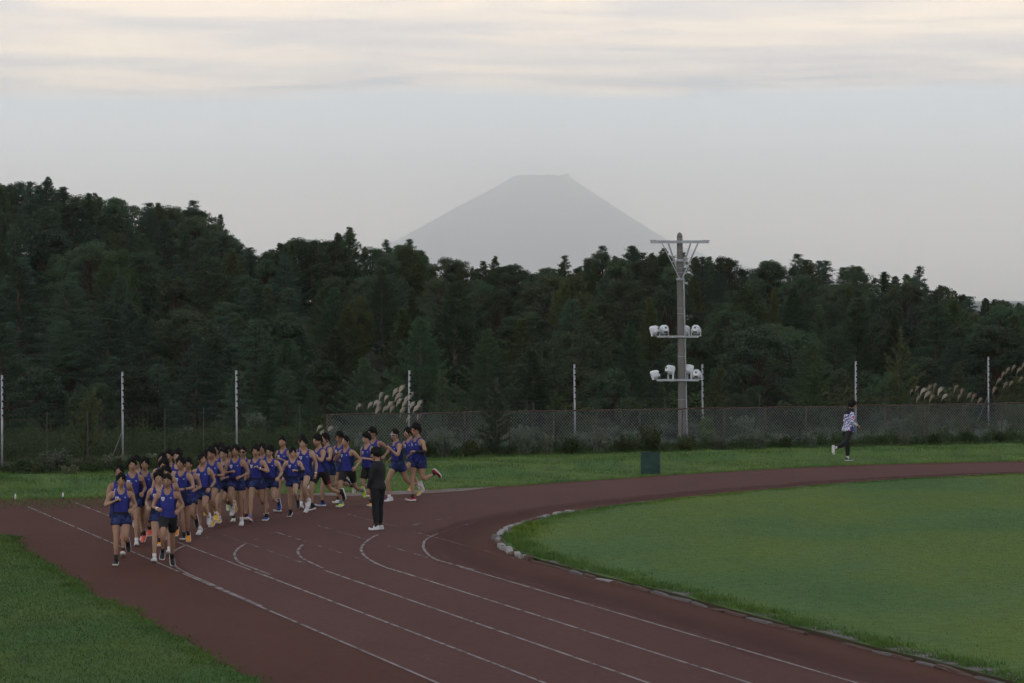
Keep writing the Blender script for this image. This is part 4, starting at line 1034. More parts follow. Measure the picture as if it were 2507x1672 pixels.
# near verge
n = 150000; P2 = np.column_stack([-12 + rng.random(n) * 10, 38 + rng.random(n) * 28]); vp = [tuple(p) for p in verge_edge] + [(-40, 8)]
P2 = P2[in_view(P2)]; P2 = P2[inside(P2, vp)]
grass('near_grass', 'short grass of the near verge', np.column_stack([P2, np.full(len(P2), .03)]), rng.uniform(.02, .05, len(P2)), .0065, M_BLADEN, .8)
n = 16000; i_ = rng.integers(0, len(verge_edge), n); P2 = verge_edge[i_] + rng.normal(0, .10, (n, 2)) + np.column_stack([-rng.random(n) * .25, np.zeros(n)])
cl_ = .5 + .5 * np.sin(P2[:, 1] * 3.1) * np.sin(P2[:, 1] * 1.3 + 1)
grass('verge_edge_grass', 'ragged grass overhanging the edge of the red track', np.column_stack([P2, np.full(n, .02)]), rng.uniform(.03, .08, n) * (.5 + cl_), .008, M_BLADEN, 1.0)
# far verge
i_ = rng.integers(0, nfe, 210000); o_ = rng.random(len(i_)) * 10.4
P2 = fe[i_] + nrm[i_] * o_[:, None] + rng.normal(0, .3, (len(i_), 2)); ok = in_view(P2); P2 = P2[ok]; o_ = o_[ok]
step_ = np.exp(-((o_ - 4.1) / .35) ** 2)
zz_ = np.interp(o_, [p[0] for p in prof], [p[1] for p in prof]) - .01
hh = rng.uniform(.03, .075, len(P2)) + step_ * rng.uniform(0, .16, len(P2)) + np.clip(o_ - 6, 0, 5) * .025 * rng.random(len(P2))
grass('far_grass', 'grass of the far verge below the fences', np.column_stack([P2, zz_]), hh, .009, M_BLADEV, .5)
n = 9000; i_ = rng.integers(0, nfe, n); P2 = fe[i_] + rng.normal(0, .16, (n, 2)); ok = in_view(P2); P2 = P2[ok]
grass('far_edge_grass', 'ragged grass fringe along the far edge of the track', np.column_stack([P2, np.full(len(P2), .0)]), rng.uniform(.03, .09, len(P2)), .008, M_BLADEV, .6)
n = 7000; P2 = np.column_stack([rng.uniform(-13, -6.3, n), rng.uniform(73.2, 78.6, n)]); P2 = P2[rng.random(n) < np.clip((P2[:, 1] - 73) / 5, 0, 1) * np.clip((-5.5 - P2[:, 0]) / 5, .15, 1)]
grass('sparse_grass', 'thin patchy grass invading the red track on the left', np.column_stack([P2, np.zeros(len(P2))]), rng.uniform(.02, .05, len(P2)), .012, M_BLADEV, .9)
# weeds along the two fences
def weed_strip(name, label, A, B, n, wid, hmax, m):
    t = rng.random(n); P2 = np.outer(1 - t, A) + np.outer(t, B) + np.column_stack([np.zeros(n), rng.normal(0, wid, n)])
    cl_ = .45 + .55 * np.abs(np.sin(t * 37) * np.sin(t * 91 + 1.3)); P = np.column_stack([P2, np.zeros(n)]); h = hmax * rng.uniform(.35, 1, n) * cl_
    k = 7; q = np.repeat(np.arange(n), k); s_ = rng.uniform(.15, 1, n * k); c = P[q] + np.column_stack([rng.normal(0, .03, n * k), rng.normal(0, .03, n * k), h[q] * s_])
    D = rng.normal(0, 1, (n * k, 3)) + np.array([0, 0, .5]); TV, TF = leaf_template(1, .5, np.random.default_rng(3)); TV = TV - TV.mean(0)
    V, F = scatter(TV, TF, c, D, rng.uniform(.035, .08, n * k), rng); V2, F2 = blades(P, h * 1.05, .007, .3)
    tag(obj(name, mesh(name, np.concatenate([V, V2]), np.concatenate([F, F2 + len(V)]), [m])), label, 'weeds', kind='stuff')
weed_strip('weeds', 'dark weeds along the foot of the chain link fence', np.array([fa.x - .3, fa.y - .5]), np.array([fb.x + 2, fb.y + .2]), 9000, .45, .72, M_WEED)
weed_strip('weeds', 'low dark weeds spreading from the mesh fence onto the lawn', np.array([fa.x - 1.5, fa.y - 1.5]), np.array([fb.x + 2, fb.y - 1.2]), 7000, .55, .34, M_WEED)
weed_strip('weeds', 'weeds along the foot of the tall wire fence', np.array([-15.5, 86.9]), np.array([-5.2, 94.3]), 7000, .7, .5, M_WEED)
weed_strip('weeds', 'dark undergrowth behind the tall wire fence on the left', np.array([-18, 98.0]), np.array([-3, 105.0]), 9000, 2.6, .8, M_WEED)
weed_strip('weeds', 'grey-green weeds filling the ground behind the chain link fence', np.array([fa.x, fa.y + 2.2]), np.array([fb.x + 2, fb.y + 2.6]), 5200, .8, .75, M_MUG)
weed_strip('weeds', 'rough dark undergrowth before the trees', np.array([-17, 106.0]), np.array([18, 114.0]), 5200, 1.6, 1.0, M_WEED)
# ------------------------------------------------------------------ people
SKIN = [mat(f'skin_{i}', c, .55, .35, noise=(9, tuple(v * .85 for v in c), .4, .7)) for i, c in enumerate([(.40, .255, .185), (.345, .21, .145), (.30, .175, .12)])]
M_EYE = mat('eye_dark', (.015, .012, .01), .4, .4); M_LIP = mat('lip', (.26, .12, .10), .6, .3); M_HAIR = mat('black_hair', (.006, .0055, .0055), .75, .2)
M_BLUE = mat('blue_singlet', (.034, .044, .255), .8, .2, noise=(5, (.026, .033, .20), .45, .7), bump=(9, .55, .02))
M_SIDE = mat('navy_side_panel', (.012, .016, .085), .8, .2)
M_NAVY = mat('navy_print_shorts', (.014, .019, .075), .8, .2, noise=(11, (.032, .052, .165), .50, .62), bump=(9, .55, .02))
M_TIGHT = mat('black_tights', (.009, .010, .013), .65, .3, bump=(12, .3, .01))
M_TIGHTR = mat('black_red_tights', (.009, .010, .013), .65, .3, noise=(4.0, (.16, .015, .012), .57, .60))
M_WHITE = mat('white_print', (.72, .73, .78), .7, .2)
M_COACH = mat('black_tracksuit', (.008, .0095, .013), .7, .3, bump=(10, .6, .025))
def shoe_mats(k):
    c = {'white': (.62, .63, .68), 'yellow': (.66, .40, .03), 'coral': (.72, .11, .075), 'neon': (.46, .66, .06), 'black': (.018, .018, .022), 'blue': (.03, .07, .32), 'red': (.36, .02, .04), 'pale': (.52, .60, .45), 'pink': (.62, .42, .44), 'orange': (.72, .30, .03)}[k]
    up = mat('shoe_' + k, c, .6, .3, noise=(14, tuple(v * .7 for v in c), .5, .7)); return [up, mat('shoe_sole_white', (.60, .60, .62), .6, .3)]
def rot(axis, a):
    c, s_ = math.cos(a), math.sin(a)
    return np.array({'x': [[1, 0, 0], [0, c, -s_], [0, s_, c]], 'y': [[c, 0, s_], [0, 1, 0], [-s_, 0, c]], 'z': [[c, -s_, 0], [s_, c, 0], [0, 0, 1]]}[axis])
TORSO = np.array([(-.11, .10, .085, .0), (-.05, .150, .098, .0), (.01, .163, .104, .0), (.08, .153, .098, -.004), (.16, .136, .088, -.008), (.24, .141, .094, -.006), (.32, .158, .104, -.002), (.40, .170, .107, .004), (.455, .172, .099, .010), (.495, .155, .084, .016), (.525, .112, .070, .018), (.55, .072, .062, .012), (.60, .058, .058, .0), (.66, .056, .057, -.012)])
def torso_ring(h, infl=0.0, seg=28, n=2.35):
    hx = np.interp(h, TORSO[:, 0], TORSO[:, 1]) + infl; hy = np.interp(h, TORSO[:, 0], TORSO[:, 2]) + infl; cy = np.interp(h, TORSO[:, 0], TORSO[:, 3])
    a = np.linspace(0, 2 * np.pi, seg, endpoint=False); c, s_ = np.cos(a), np.sin(a)
    x = hx * np.sign(c) * np.abs(c) ** (2 / n); y = cy + hy * np.sign(s_) * np.abs(s_) ** (2 / n)
    return np.stack([x, y, np.full(seg, h)], 1)
def ring_loft(rings, cap=True):
    n = len(rings[0]); V = np.concatenate(rings); F = []
    for i in range(len(rings) - 1):
        for k in range(n): F.append((i * n + k, i * n + (k + 1) % n, (i + 1) * n + (k + 1) % n, (i + 1) * n + k))
    if cap: F.append(tuple(range(n - 1, -1, -1))); F.append(tuple((len(rings) - 1) * n + k for k in range(n)))
    return V, F
def smooth_path(pts, radii, per=7):
    pts = np.asarray(pts, float); L = np.concatenate([[0], np.cumsum(np.linalg.norm(np.diff(pts, axis=0), axis=1))])
    q = np.linspace(0, L[-1], per * (len(pts) - 1) + 1); P = np.stack([np.interp(q, L, pts[:, k]) for k in range(3)], 1)
    for _ in range(3): p = P.copy(); p[1:-1] = (P[:-2] + 2 * P[1:-1] + P[2:]) / 4; P = p
    return P, q / L[-1]
class Pose:
    """joint places of one figure 1.70 m tall facing -Y, hips at height self.hz"""
    def __init__(s, p):
        s.p = p; s.lean = R(p.get('lean', 7)); s.tp = R(p.get('twp', 0)); s.tc = R(p.get('twc', 0))
        s.hz = 0.0; s.legs = {}; s.arms = {}
        lo = 9
        for sd in (-1, 1):
            hip, knee, ank, abd = p['leg'][sd]
            a, k = R(hip), R(knee); j = s.T(np.array([[sd * .085, 0, -.005]]))[0]
            fwd = rot('z', s.tp * .5)
            d1 = fwd @ np.array([sd * math.sin(R(abd)), -math.sin(a), -math.cos(a)]); d1 /= np.linalg.norm(d1)
            sh = a - k; d2 = fwd @ np.array([sd * math.sin(R(abd * .3)), -math.sin(sh), -math.cos(sh)]); d2 /= np.linalg.norm(d2)
            kn = j + d1 * .415; an = kn + d2 * .405
            fa_ = sh - R(ank); fv = fwd @ np.array([sd * .10, -math.cos(fa_), math.sin(fa_)]); fv /= np.linalg.norm(fv)
            up = -d2 - fv * ((-d2) @ fv); up = up / np.linalg.norm(up)
            s.legs[sd] = (j, kn, an, fv, up)
            for t in (-.075, .06, .19): lo = min(lo, (an + fv * t - up * (.082 - (.012 if t > .1 else 0)))[2])
        s.hz = -lo + p.get('air', 0.0)
        for sd in (-1, 1):
            j, kn, an, fv, up = s.legs[sd]; z = np.array([0, 0, s.hz]); s.legs[sd] = (j + z, kn + z, an + z, fv, up)
            sa, ab, el, inn = p['arm'][sd]
            sh_ = s.T(np.array([[sd * .168, .012, .475]]))[0]
            Rc = rot('z', s.tc) ; a = R(sa)
            d1 = Rc @ np.array([sd * math.sin(R(ab)), -math.sin(a) * math.cos(R(ab)), -math.cos(a) * math.cos(R(ab))])
            b = a + R(el); v = np.array([0, -math.sin(b), -math.cos(b)]); hor = abs(v[1]); i_ = R(inn)
            v = np.array([-sd * math.sin(i_) * max(hor, .35), v[1] * math.cos(i_), v[2]]); v = Rc @ v; v /= np.linalg.norm(v)
            el_ = sh_ + d1 * .285; wr = el_ + v * .245
            s.arms[sd] = (sh_, el_, wr, d1, v)
        s.neck = s.T(np.array([[0, -.014, .588]]))[0]
    def T(s, P):
        P = np.asarray(P, float); h = P[:, 2]; w = np.clip(h / .42, 0, 1); w = w * w * (3 - 2 * w); a = s.tp * (1 - w) + s.tc * w
        x = P[:, 0] * np.cos(a) - P[:, 1] * np.sin(a); y = P[:, 0] * np.sin(a) + P[:, 1] * np.cos(a)
        cl_, sl = math.cos(s.lean), math.sin(s.lean)
        return np.stack([x, y * cl_ - h * sl, y * sl + h * cl_ + s.hz], 1)
ARM_R = ([0, .07, .16, .30, .44, .53, .60, .70, .85, 1.0], [(.050, .050), (.056, .055), (.053, .052), (.047, .046), (.040, .041), (.037, .038), (.040, .038), (.038, .035), (.030, .027), (.026, .021)])
LEG_R = ([0, .08, .2, .34, .44, .505, .56, .66, .76, .88, 1.0], [(.090, .092), (.088, .092), (.080, .083), (.066, .068), (.056, .057), (.051, .054), (.051, .053), (.054, .056), (.047, .048), (.034, .035), (.031, .034)])
def limb(pts, table, infl=0.0, t0=0, t1=1.0, seg=14):
    P, q = smooth_path(pts, None); ok = (q >= t0 - 1e-6) & (q <= t1 + 1e-6); P, q = P[ok], q[ok]
    r_ = np.stack([np.interp(q, table[0], [v[k] for v in table[1]]) for k in (0, 1)], 1) + infl
    return tube(P, r_, seg, True, ref=(0, 1.0, .2))
EVAL = []      # meshes waiting for the skin to be grown over them
def grow(mb, voxel, smooth_it, post, mats):
    me = mb.me('grow', []); o = bpy.data.objects.new('grow', me); COL.objects.link(o)
    m = o.modifiers.new('r', 'REMESH'); m.mode = 'VOXEL'; m.voxel_size = voxel
    if smooth_it: k = o.modifiers.new('s', 'SMOOTH'); k.iterations = smooth_it; k.factor = .5
    EVAL.append((o, post, mats))
def head_mesh():
    nu, nv = 28, 22; V = []; F = []
    for j in range(nv + 1):
        ph = math.pi * j / nv
        for i in range(nu):
            a = 2 * math.pi * i / nu; d = np.array([math.sin(ph) * math.cos(a), math.sin(ph) * math.sin(a), math.cos(ph)])
            p = d * np.array([.074, .094, .116]); f = max(0, -d[1]); low = max(0, -d[2])
            p[0] *= 1 - .30 * low ** 1.6; p[1] += .010 * (d[2] > 0) * d[2]
            if d[1] < 0: p[1] *= 1 - .10 * max(0, d[2]) - .04 * low
            if d[1] > 0: p[2] *= 1 - .35 * low * d[1]; p[1] *= 1 - .25 * low
            x, z = p[0], p[2]
            p[1] -= .020 * math.exp(-(x / .012) ** 2 - ((z + .022) / .016) ** 2) * (f > .3) + .008 * math.exp(-(x / .009) ** 2 - ((z + .0) / .022) ** 2) * (f > .3)
            p[1] += .009 * (math.exp(-((abs(x) - .032) / .015) ** 2 - ((z - .006) / .011) ** 2)) * (f > .2)
            p[1] -= .005 * math.exp(-(x / .024) ** 2 - ((z + .062) / .010) ** 2) * (f > .3) + .006 * math.exp(-(x / .022) ** 2 - ((z + .100) / .014) ** 2) * (f > .2)
            p[1] -= .005 * math.exp(-(x / .05) ** 2 - ((z - .024) / .010) ** 2) * (f > .3)
            V.append(p)
    for j in range(nv):
        for i in range(nu): F.append((j * nu + i, (j + 1) * nu + i, (j + 1) * nu + (i + 1) % nu, j * nu + (i + 1) % nu))
    mb = MB().add(V, F, 0)
    def ell(c, s_, m, n=8, k=6):
        vv = []; ff = []
        for j in range(k + 1):
            for i in range(n): ph, a = math.pi * j / k, 2 * math.pi * i / n; vv.append((c[0] + s_[0] * math.sin(ph) * math.cos(a), c[1] + s_[1] * math.sin(ph) * math.sin(a), c[2] + s_[2] * math.cos(ph)))
        for j in range(k):
            for i in range(n): ff.append((j * n + i, (j + 1) * n + i, (j + 1) * n + (i + 1) % n, j * n + (i + 1) % n))
        mb.add(vv, ff, m)
    for sx in (-1, 1):
        ell((sx * .031, -.078, .005), (.014, .008, .0055), 1); ell((sx * .033, -.085, .026), (.019, .008, .0042), 1)
        ell((sx * .074, .006, -.008), (.010, .020, .032), 0)
    ell((0, -.089, -.062), (.022, .008, .0065), 2)
    return mb
HEAD = head_mesh()
HEAD_V = np.concatenate(HEAD.V); HEAD_F = HEAD.F; HEAD_M = HEAD.M
def hair_mesh(seed, style):
    """cap of hair with uneven locks; style: 0 short crop, 1 fringe, 2 bushy"""
    r_ = np.random.default_rng(seed); nu, nv = 30, 12; V = []; F = []
    th_ = [.014, .021, .031][style]; ph0 = r_.uniform(0, 6.28, 5)
    for j in range(nv + 1):
        for i in range(nu):
            a = 2 * math.pi * i / nu; front = max(0, -math.sin(a)); side = abs(math.cos(a))
            end = 1.95 - front ** 1.4 * [1.08, .86, .92][style] - .10 * side ** 3 + .15 * math.sin(3 * a + ph0[0]) + .10 * math.sin(8 * a + ph0[1]) + .06 * math.sin(13 * a + ph0[4])
            ph = end * j / nv; d = np.array([math.sin(ph) * math.cos(a), math.sin(ph) * math.sin(a), math.cos(ph)])
            lump = 1 + .35 * math.sin(5 * a + ph0[2] + 2 * ph) * math.sin(4 * ph + ph0[3]) + r_.normal(0, .14)
            e = th_ * lump * (1 - .85 * (j / nv) ** 4)
            V.append(d * (np.array([.074, .094, .116]) + e) + np.array([0, .006 + .008 * (d[1] > 0), .004]))
    for j in range(nv):
        for i in range(nu): F.append((j * nu + i, (j + 1) * nu + i, (j + 1) * nu + (i + 1) % nu, j * nu + (i + 1) % nu))
    mb = MB().add(V, F)
    for q in range(70):     # pointed locks
        i = r_.integers(len(V)); p = np.array(V[i]); d = p / np.linalg.norm(p) * np.array([1, 1, .8]) + np.array([0, 0, -.5 if p[2] < .06 else .15]) + r_.normal(0, .35, 3); d /= np.linalg.norm(d)
        w = np.cross(d, r_.normal(size=3)); w /= np.linalg.norm(w); w2 = np.cross(d, w); L = th_ * r_.uniform(.3, .8) + .004; b = p * .93
        mb.add([b + w * .020, b - w * .010 + w2 * .017, b - w * .010 - w2 * .017, b + d * (L + .01)], [(0, 1, 3), (1, 2, 3), (2, 0, 3)])
    return mb
HAIRS = [hair_mesh(200 + i, st).me('hair', [M_HAIR], True) for i, st in enumerate([0, 0, 1, 1, 1, 2, 2])]
def shoe_mesh(kind, sock):
    """sole under the origin (ankle), toes along +X, up +Z"""
    mb = MB(); xs = np.linspace(-.078, .192, 12); up = []; so = []
    for x in xs:
        t = (x + .078) / .27
        w = .036 + .012 * math.sin(min(1, t * 1.2) * 1.57) - .03 * max(0, t - .78) / .22 * (t - .78) * 3.2; w = max(w, .014)
        h = (-.004 + .02 * (1 - t * 2.2)) if t < .42 else -.012 - .058 * ((t - .42) / .58) ** .8
        if t < .06: h -= .012
        toe = .026 * max(0, (t - .72) / .28) ** 2; b = -.082 + toe; mid = b + .030 + (.008 if t < .35 else 0)
        so.append([(x, -w * 1.06, b), (x, w * 1.06, b), (x, w * 1.12, b + .016), (x, w * 1.08, mid), (x, -w * 1.08, mid), (x, -w * 1.12, b + .016)])
        hh = max(h, mid + .012)
        up.append([(x, w * .98, mid - .004), (x, w * .92, (mid + hh) / 2), (x, w * .45, hh), (x, -w * .45, hh), (x, -w * .92, (mid + hh) / 2), (x, -w * .98, mid - .004)])
    for rings, m in ((so, 1), (up, 0)): V, F = loft(rings); mb.add(V, [f[::-1] for f in F], m)
    return mb.me('shoe', shoe_mats(kind), True)
SHOES = {}
def hand(mb, wr, v, sd, up_hint):
    """loose fist: palm, four curled fingers of unequal length and a thumb from the side of the palm"""
    d = v / np.linalg.norm(v); w = np.cross(d, up_hint); w /= np.linalg.norm(w); n = np.cross(w, d)   # n: back of the hand is +n
    o = wr - d * .012
    mb.tube([o, o + d * .03, o + d * .065, o + d * .092], [(.026, .018), (.034, .017), (.040, .017), (.037, .014)], 10, 0, ref=n)
    for k, L in zip((-1.5, -.5, .5, 1.5), (.034, .040, .038, .030)):
        b = o + d * .086 + w * k * .0185; p1 = b + d * L * .75 - n * .008; p2 = p1 - n * L * .8 + d * .002; p3 = p2 - d * L * .6 - n * .004
        mb.tube([b - d * .012, b, p1, p2, p3], [.010, .0098, .0092, .0086, .006], 6, 0, ref=w)
    t0 = o + d * .030 + w * sd * .028; t1 = t0 + d * .028 + w * sd * .016 - n * .012; t2 = t1 + d * .026 - w * sd * .006 - n * .014
    mb.tube([t0 - d * .012, t0, t1, t2], [.013, .012, .0105, .007], 6, 0, ref=n)
def shorts_mb(P, length=.17, infl=.018, flare=.016, top=.12):
    mb = MB()
    V, F = ring_loft([P.T(torso_ring(h, infl + (.004 if h < .08 else 0))) for h in np.linspace(-.10, top, 7)]); mb.add(V, F)
    for sd in (-1, 1):
        j, kn, an, fv, up = P.legs[sd]; d = (kn - j) / .415; t = min(length, .38)
        ow = np.array([sd * .014, 0, 0]); pts = [j + np.array([0, 0, .03]), j, j + d * t * .5 + ow * .6, j + d * t + ow]; r0 = np.interp(np.array([0, .1, .2 + 0 * t, .5 * t / .415 * .5 + .25]) * 1.0, LEG_R[0], [v[0] for v in LEG_R[1]])
        rr = [.088 + infl, .088 + infl, np.interp(t * .25 / .415, LEG_R[0], [v[0] for v in LEG_R[1]]) + infl + flare * .5, np.interp(t * .5 / .415, LEG_R[0], [v[0] for v in LEG_R[1]]) + infl * .7 + flare]
        mb.tube(pts, rr, 16, ref=(0, 1.0, .2))
    return mb
def singlet_mesh(P, seed, tucked):
    r_ = np.random.default_rng(seed); seg = 100; hs_ = np.concatenate([np.linspace(.03 if not tucked else .085, .37, 18), np.linspace(.376, .552, 32)]); ph_ = r_.uniform(0, 6.28, 6)
    rings = []
    for h in hs_:
        rg = torso_ring(h, .011, seg); a = np.linspace(0, 2 * np.pi, seg, endpoint=False); lo = np.clip((.34 - h) / .3, 0, 1)
        e = lo * (.014 if not tucked else .012) + lo * (.007 * np.sin(5 * a + ph_[0] + 9 * h) + .005 * np.sin(9 * a + ph_[1] - 14 * h)) + .003 * np.sin(7 * a + 20 * h + ph_[2])
        if tucked: e *= np.clip((h - .085) / .08, 0, 1); 
        dirn = np.stack([np.cos(a), np.sin(a)], 1); rg[:, :2] += dirn * e[:, None]; rings.append(rg)
    V0 = np.concatenate(rings); n = seg; F = []; M = []
    for i in range(len(hs_) - 1):
        for k in range(n):
            idx = (i * n + k, i * n + (k + 1) % n, (i + 1) * n + (k + 1) % n, (i + 1) * n + k); c = V0[list(idx)].mean(0); x, y, h = abs(c[0]), c[1], c[2]
            front = y < .01
            arm = np.interp(h, [.36, .385, .42, .47, .53], [.30, .150, .128, .116, .112])
            neck = (.452 if front else .515) + (.10 if front else .045) * (x / .082) ** 2.2
            if (h > .36 and x > arm) or (x < .084 and h > neck): continue
            F.append(idx); M.append(1 if (x > .128 + .02 * (h < .1) and h < .37) else 0)
    V = P.T(V0); return mesh('singlet', V, F, [M_BLUE, M_SIDE], M, True)
def chest_patch(P, poly, cx, cz, size, lift=.0165):
    """flat printed mark laid on the chest; poly: list of (u, v) outlines in a unit box"""
    V = []; F = []
    for pl in poly:
        k = len(V)
        for (u, v) in pl:
            x, h = cx + u * size, cz + v * size; hx = np.interp(h, TORSO[:, 0], TORSO[:, 1]) + .011; hy = np.interp(h, TORSO[:, 0], TORSO[:, 2]) + .011; cy = np.interp(h, TORSO[:, 0], TORSO[:, 3])
            y = cy - hy * (max(0.0, 1 - abs(x / hx) ** 2.35)) ** (1 / 2.35); V.append((x, y - lift + .011, h))
        F.append(tuple(range(k, k + len(pl))))
    return P.T(np.array(V)), F
SH_O = [(-.5, .5), (-.2, .56), (0, .5), (.2, .56), (.5, .5), (.5, .0), (.33, -.38), (0, -.68), (-.33, -.38), (-.5, .0)]
SHIELD = [[SH_O[i], SH_O[(i + 1) % 10], (SH_O[(i + 1) % 10][0] * .66, SH_O[(i + 1) % 10][1] * .66), (SH_O[i][0] * .66, SH_O[i][1] * .66)] for i in range(10)] + [[(-.10, -.32), (.04, -.32), (.22, .26), (.08, .26)], [(-.24, .04), (-.12, .04), (.06, .3), (-.08, .3)]]
TICK = [[(-.55, .28), (-.05, -.02), (.02, .16), (-.2, .3)], [(-.05, -.02), (.1, -.34), (.2, -.3), (.12, .1), (.02, .16)], [(.02, .16), (.12, .1), (.55, .34), (.3, .34)]]
def glasses_mesh(lens_m, frame_m):
    mb = MB()
    pts = [(x, -.086 - .012 * math.cos(x / .07 * 1.3) + .010, .008) for x in np.linspace(-.062, .062, 9)]
    top = [np.array(p) + np.array([0, -.004, .016]) for p in pts]; bot = [np.array(p) + np.array([0, -.002, -.020 + .008 * (abs(p[0]) < .012)]) for p in pts]
    V = top + bot; F = [(i, i + 1, 9 + i + 1, 9 + i) for i in range(8)]; mb.add(V, F, 0)
    mb.tube(top, .004, 5, 1)
    for sx in (-1, 1): mb.tube([(sx * .064, -.078, .018), (sx * .079, .0, .012)], .004, 5, 1)
    return mb.me('sunglasses', [lens_m, frame_m], True)
def person(label, group, pos, yaw, p, h=1.70, skin=0, hair=3, shoes='white', sock=None, bottom='shorts', tucked=False, head=(0, 0), watch=None, glasses=None, sleeves=None, top='singlet', scale_w=1.0, seed=0, tight_len=.40):
    P = Pose(p); s_ = h / 1.70
    root = bpy.data.objects.new('person', None); me_root = None
    # skin of the body grown over torso, arms and legs
    mb = MB(); V, F = ring_loft([P.T(torso_ring(t, -.004 if t > .5 else -.003)) for t in np.concatenate([np.linspace(-.10, .48, 15), [.50, .515, .53, .545, .56, .60, .645, .69]])]); mb.add(V, F)
    for sd in (-1, 1):
        a = P.arms[sd]; V, F = limb([a[0] + (P.T(np.array([[0, .012, .47]]))[0] - a[0]) * .18, a[0] + a[3] * .03, a[1], a[2]], ARM_R); mb.add(V, F)
        l_ = P.legs[sd]; V, F = limb([l_[0] + np.array([0, 0, .02]), l_[1], l_[2]], LEG_R); mb.add(V, F)
    body = bpy.data.objects.new('person', None)
    extra = MB()
    for sd in (-1, 1):
        a = P.arms[sd]; outw = np.array([sd * .6, 0, .7]) if abs(a[4][2]) < .8 else np.array([sd, 0, 0.0]); hand(extra, a[2], a[4], sd, np.cross(outw, a[4]) if False else outw)
    hy_, hp_ = R(head[0]), R(head[1])
    HR = rot('z', hy_ + P.tc * .2) @ rot('x', hp_); hc = P.neck + HR @ np.array([0, -.022, .118]); s_ = h / (hc[2] + .143)
    off = len(np.concatenate(extra.V)); extra.add(HEAD_V * 1.09 @ HR.T + hc, HEAD_F, 0); extra.M[-len(HEAD_M):] = HEAD_M
    sk = SKIN[skin]
    def finish_body(me):
        nv = len(me.vertices); co = np.zeros(nv * 3, np.float32); me.vertices.foreach_get('co', co); fs = [tuple(q.vertices) for q in me.polygons]
        full = MB(); full.V = [co.reshape(-1, 3)]; full.n = nv; full.F = fs; full.M = [0] * len(fs)
        full.add(np.concatenate(extra.V), extra.F, 0); full.M[-len(extra.M):] = extra.M
        return full.me('body', [sk, M_EYE, M_LIP], True)
    root = obj('person', None, None, pos, (0, 0, yaw), s_)
    grow(mb, .0145, 4, ('data', root, finish_body), None)
    tag(root, label, 'person', group)
    ho_ = obj('hair', HAIRS[hair], root); ho_.location = hc; ho_.rotation_euler = Matrix(HR.tolist()).to_euler(); ho_.scale = (1.09, 1.09, 1.09)
    # clothes
    if top == 'singlet':
        sg = obj('singlet', singlet_mesh(P, seed, tucked), root)
        V, F = chest_patch(P, SHIELD, -.075, .385, .062); obj('emblem', mesh('emblem', V, F, [M_WHITE]), sg)
        V, F = chest_patch(P, TICK, .075, .400, .040); obj('maker_mark', mesh('maker_mark', V, F, [M_WHITE]), sg)
    else:
        jb = MB(); V, F = ring_loft([P.T(torso_ring(t, .030 + .012 * max(0, .2 - t) / .2)) for t in np.concatenate([np.linspace(-.06, .48, 14), [.50, .52, .535, .55, .575]])]); jb.add(V, F)
        for sd in (-1, 1):
            a = P.arms[sd]; V, F = limb([a[0] + (P.T(np.array([[0, .012, .46]]))[0] - a[0]) * .2, a[0] + a[3] * .03, a[1], a[2]], ARM_R, .022, 0, .97); jb.add(V, F)
        jo = obj('jacket', None, root); grow(jb, .017, 3, ('part', jo, None), [top])
    if bottom == 'shorts': sm, ln, fl, inf = M_NAVY, .15, .012, .017
    elif bottom == 'tights': sm, ln, fl, inf = M_TIGHT, .0, .0, .010
    elif bottom == 'redtights': sm, ln, fl, inf = M_TIGHTR, .0, .0, .010
    so = obj({'shorts': 'shorts', 'tights': 'half_tights', 'redtights': 'half_tights', 'trousers': 'trousers'}[bottom], None, root)
    if bottom == 'shorts': sb = shorts_mb(P, ln + .01 * math.sin(seed), inf, fl); smat = M_NAVY; vx = .015
    else:
        inf = .012 if bottom != 'trousers' else .020; sb = MB(); V, F = ring_loft([P.T(torso_ring(t, inf)) for t in np.linspace(-.10, .12, 7)]); sb.add(V, F)
        for sd in (-1, 1):
            l_ = P.legs[sd]; V, F = limb([l_[0] + np.array([0, 0, .02]), l_[1], l_[2]], LEG_R, inf, 0, tight_len if bottom != 'trousers' else .985); sb.add(V, F)
        smat = {'tights': M_TIGHT, 'redtights': M_TIGHTR, 'trousers': M_COACH}[bottom]; vx = .015
    grow(sb, vx, 3, ('part', so, None), [smat])
    if tucked:
        rings = [P.T(torso_ring(t, .0245)) for t in (.095, .11, .125)]; V, F = ring_loft(rings, False); obj('waistband', mesh('waistband', V, F, [M_TIGHT], smooth=True), root)
    sk_key = sock or {'white': 'white', 'yellow': 'white'}.get(shoes, 'black')
    if shoes not in SHOES: SHOES[shoes] = shoe_mesh(shoes, None)
    for sd in (-1, 1):
        j, kn, an, fv, up = P.legs[sd]; side = np.cross(up, fv); mt = np.eye(4); mt[:3, 0] = fv; mt[:3, 1] = side; mt[:3, 2] = up; mt[:3, 3] = an
        o = obj('shoe', SHOES[shoes], root); o.matrix_local = Matrix(mt.tolist())
        d = (kn - an) / np.linalg.norm(kn - an); top_s = .115 if sock == 'blacklong' else .07
        m = {'white': MATS['shoe_sole_white'], 'black': M_TIGHT, 'blacklong': M_TIGHT, 'blue': mat('sock_blue', (.10, .16, .38), .8, .2)}[sk_key]
        obj('sock', MB().tube([an - d * .03, an + d * .02, an + d * top_s], [.040, .037, .040], 12).me('sock', [m], True), root)
    if watch:
        for sd in ([watch] if isinstance(watch, int) else watch):
            a = P.arms[sd]; c = a[2] - a[4] * .03; obj('watch', MB().tube([c - a[4] * .012, c + a[4] * .012], .034, 12).me('watch', [M_WHITE if seed % 2 else M_BLACK], True), root)
    if glasses:
        g = obj('sunglasses', glasses_mesh(*glasses), root); g.location = hc; g.rotation_euler = Matrix(HR.tolist()).to_euler(); g.scale = (1.1, 1.1, 1.1)
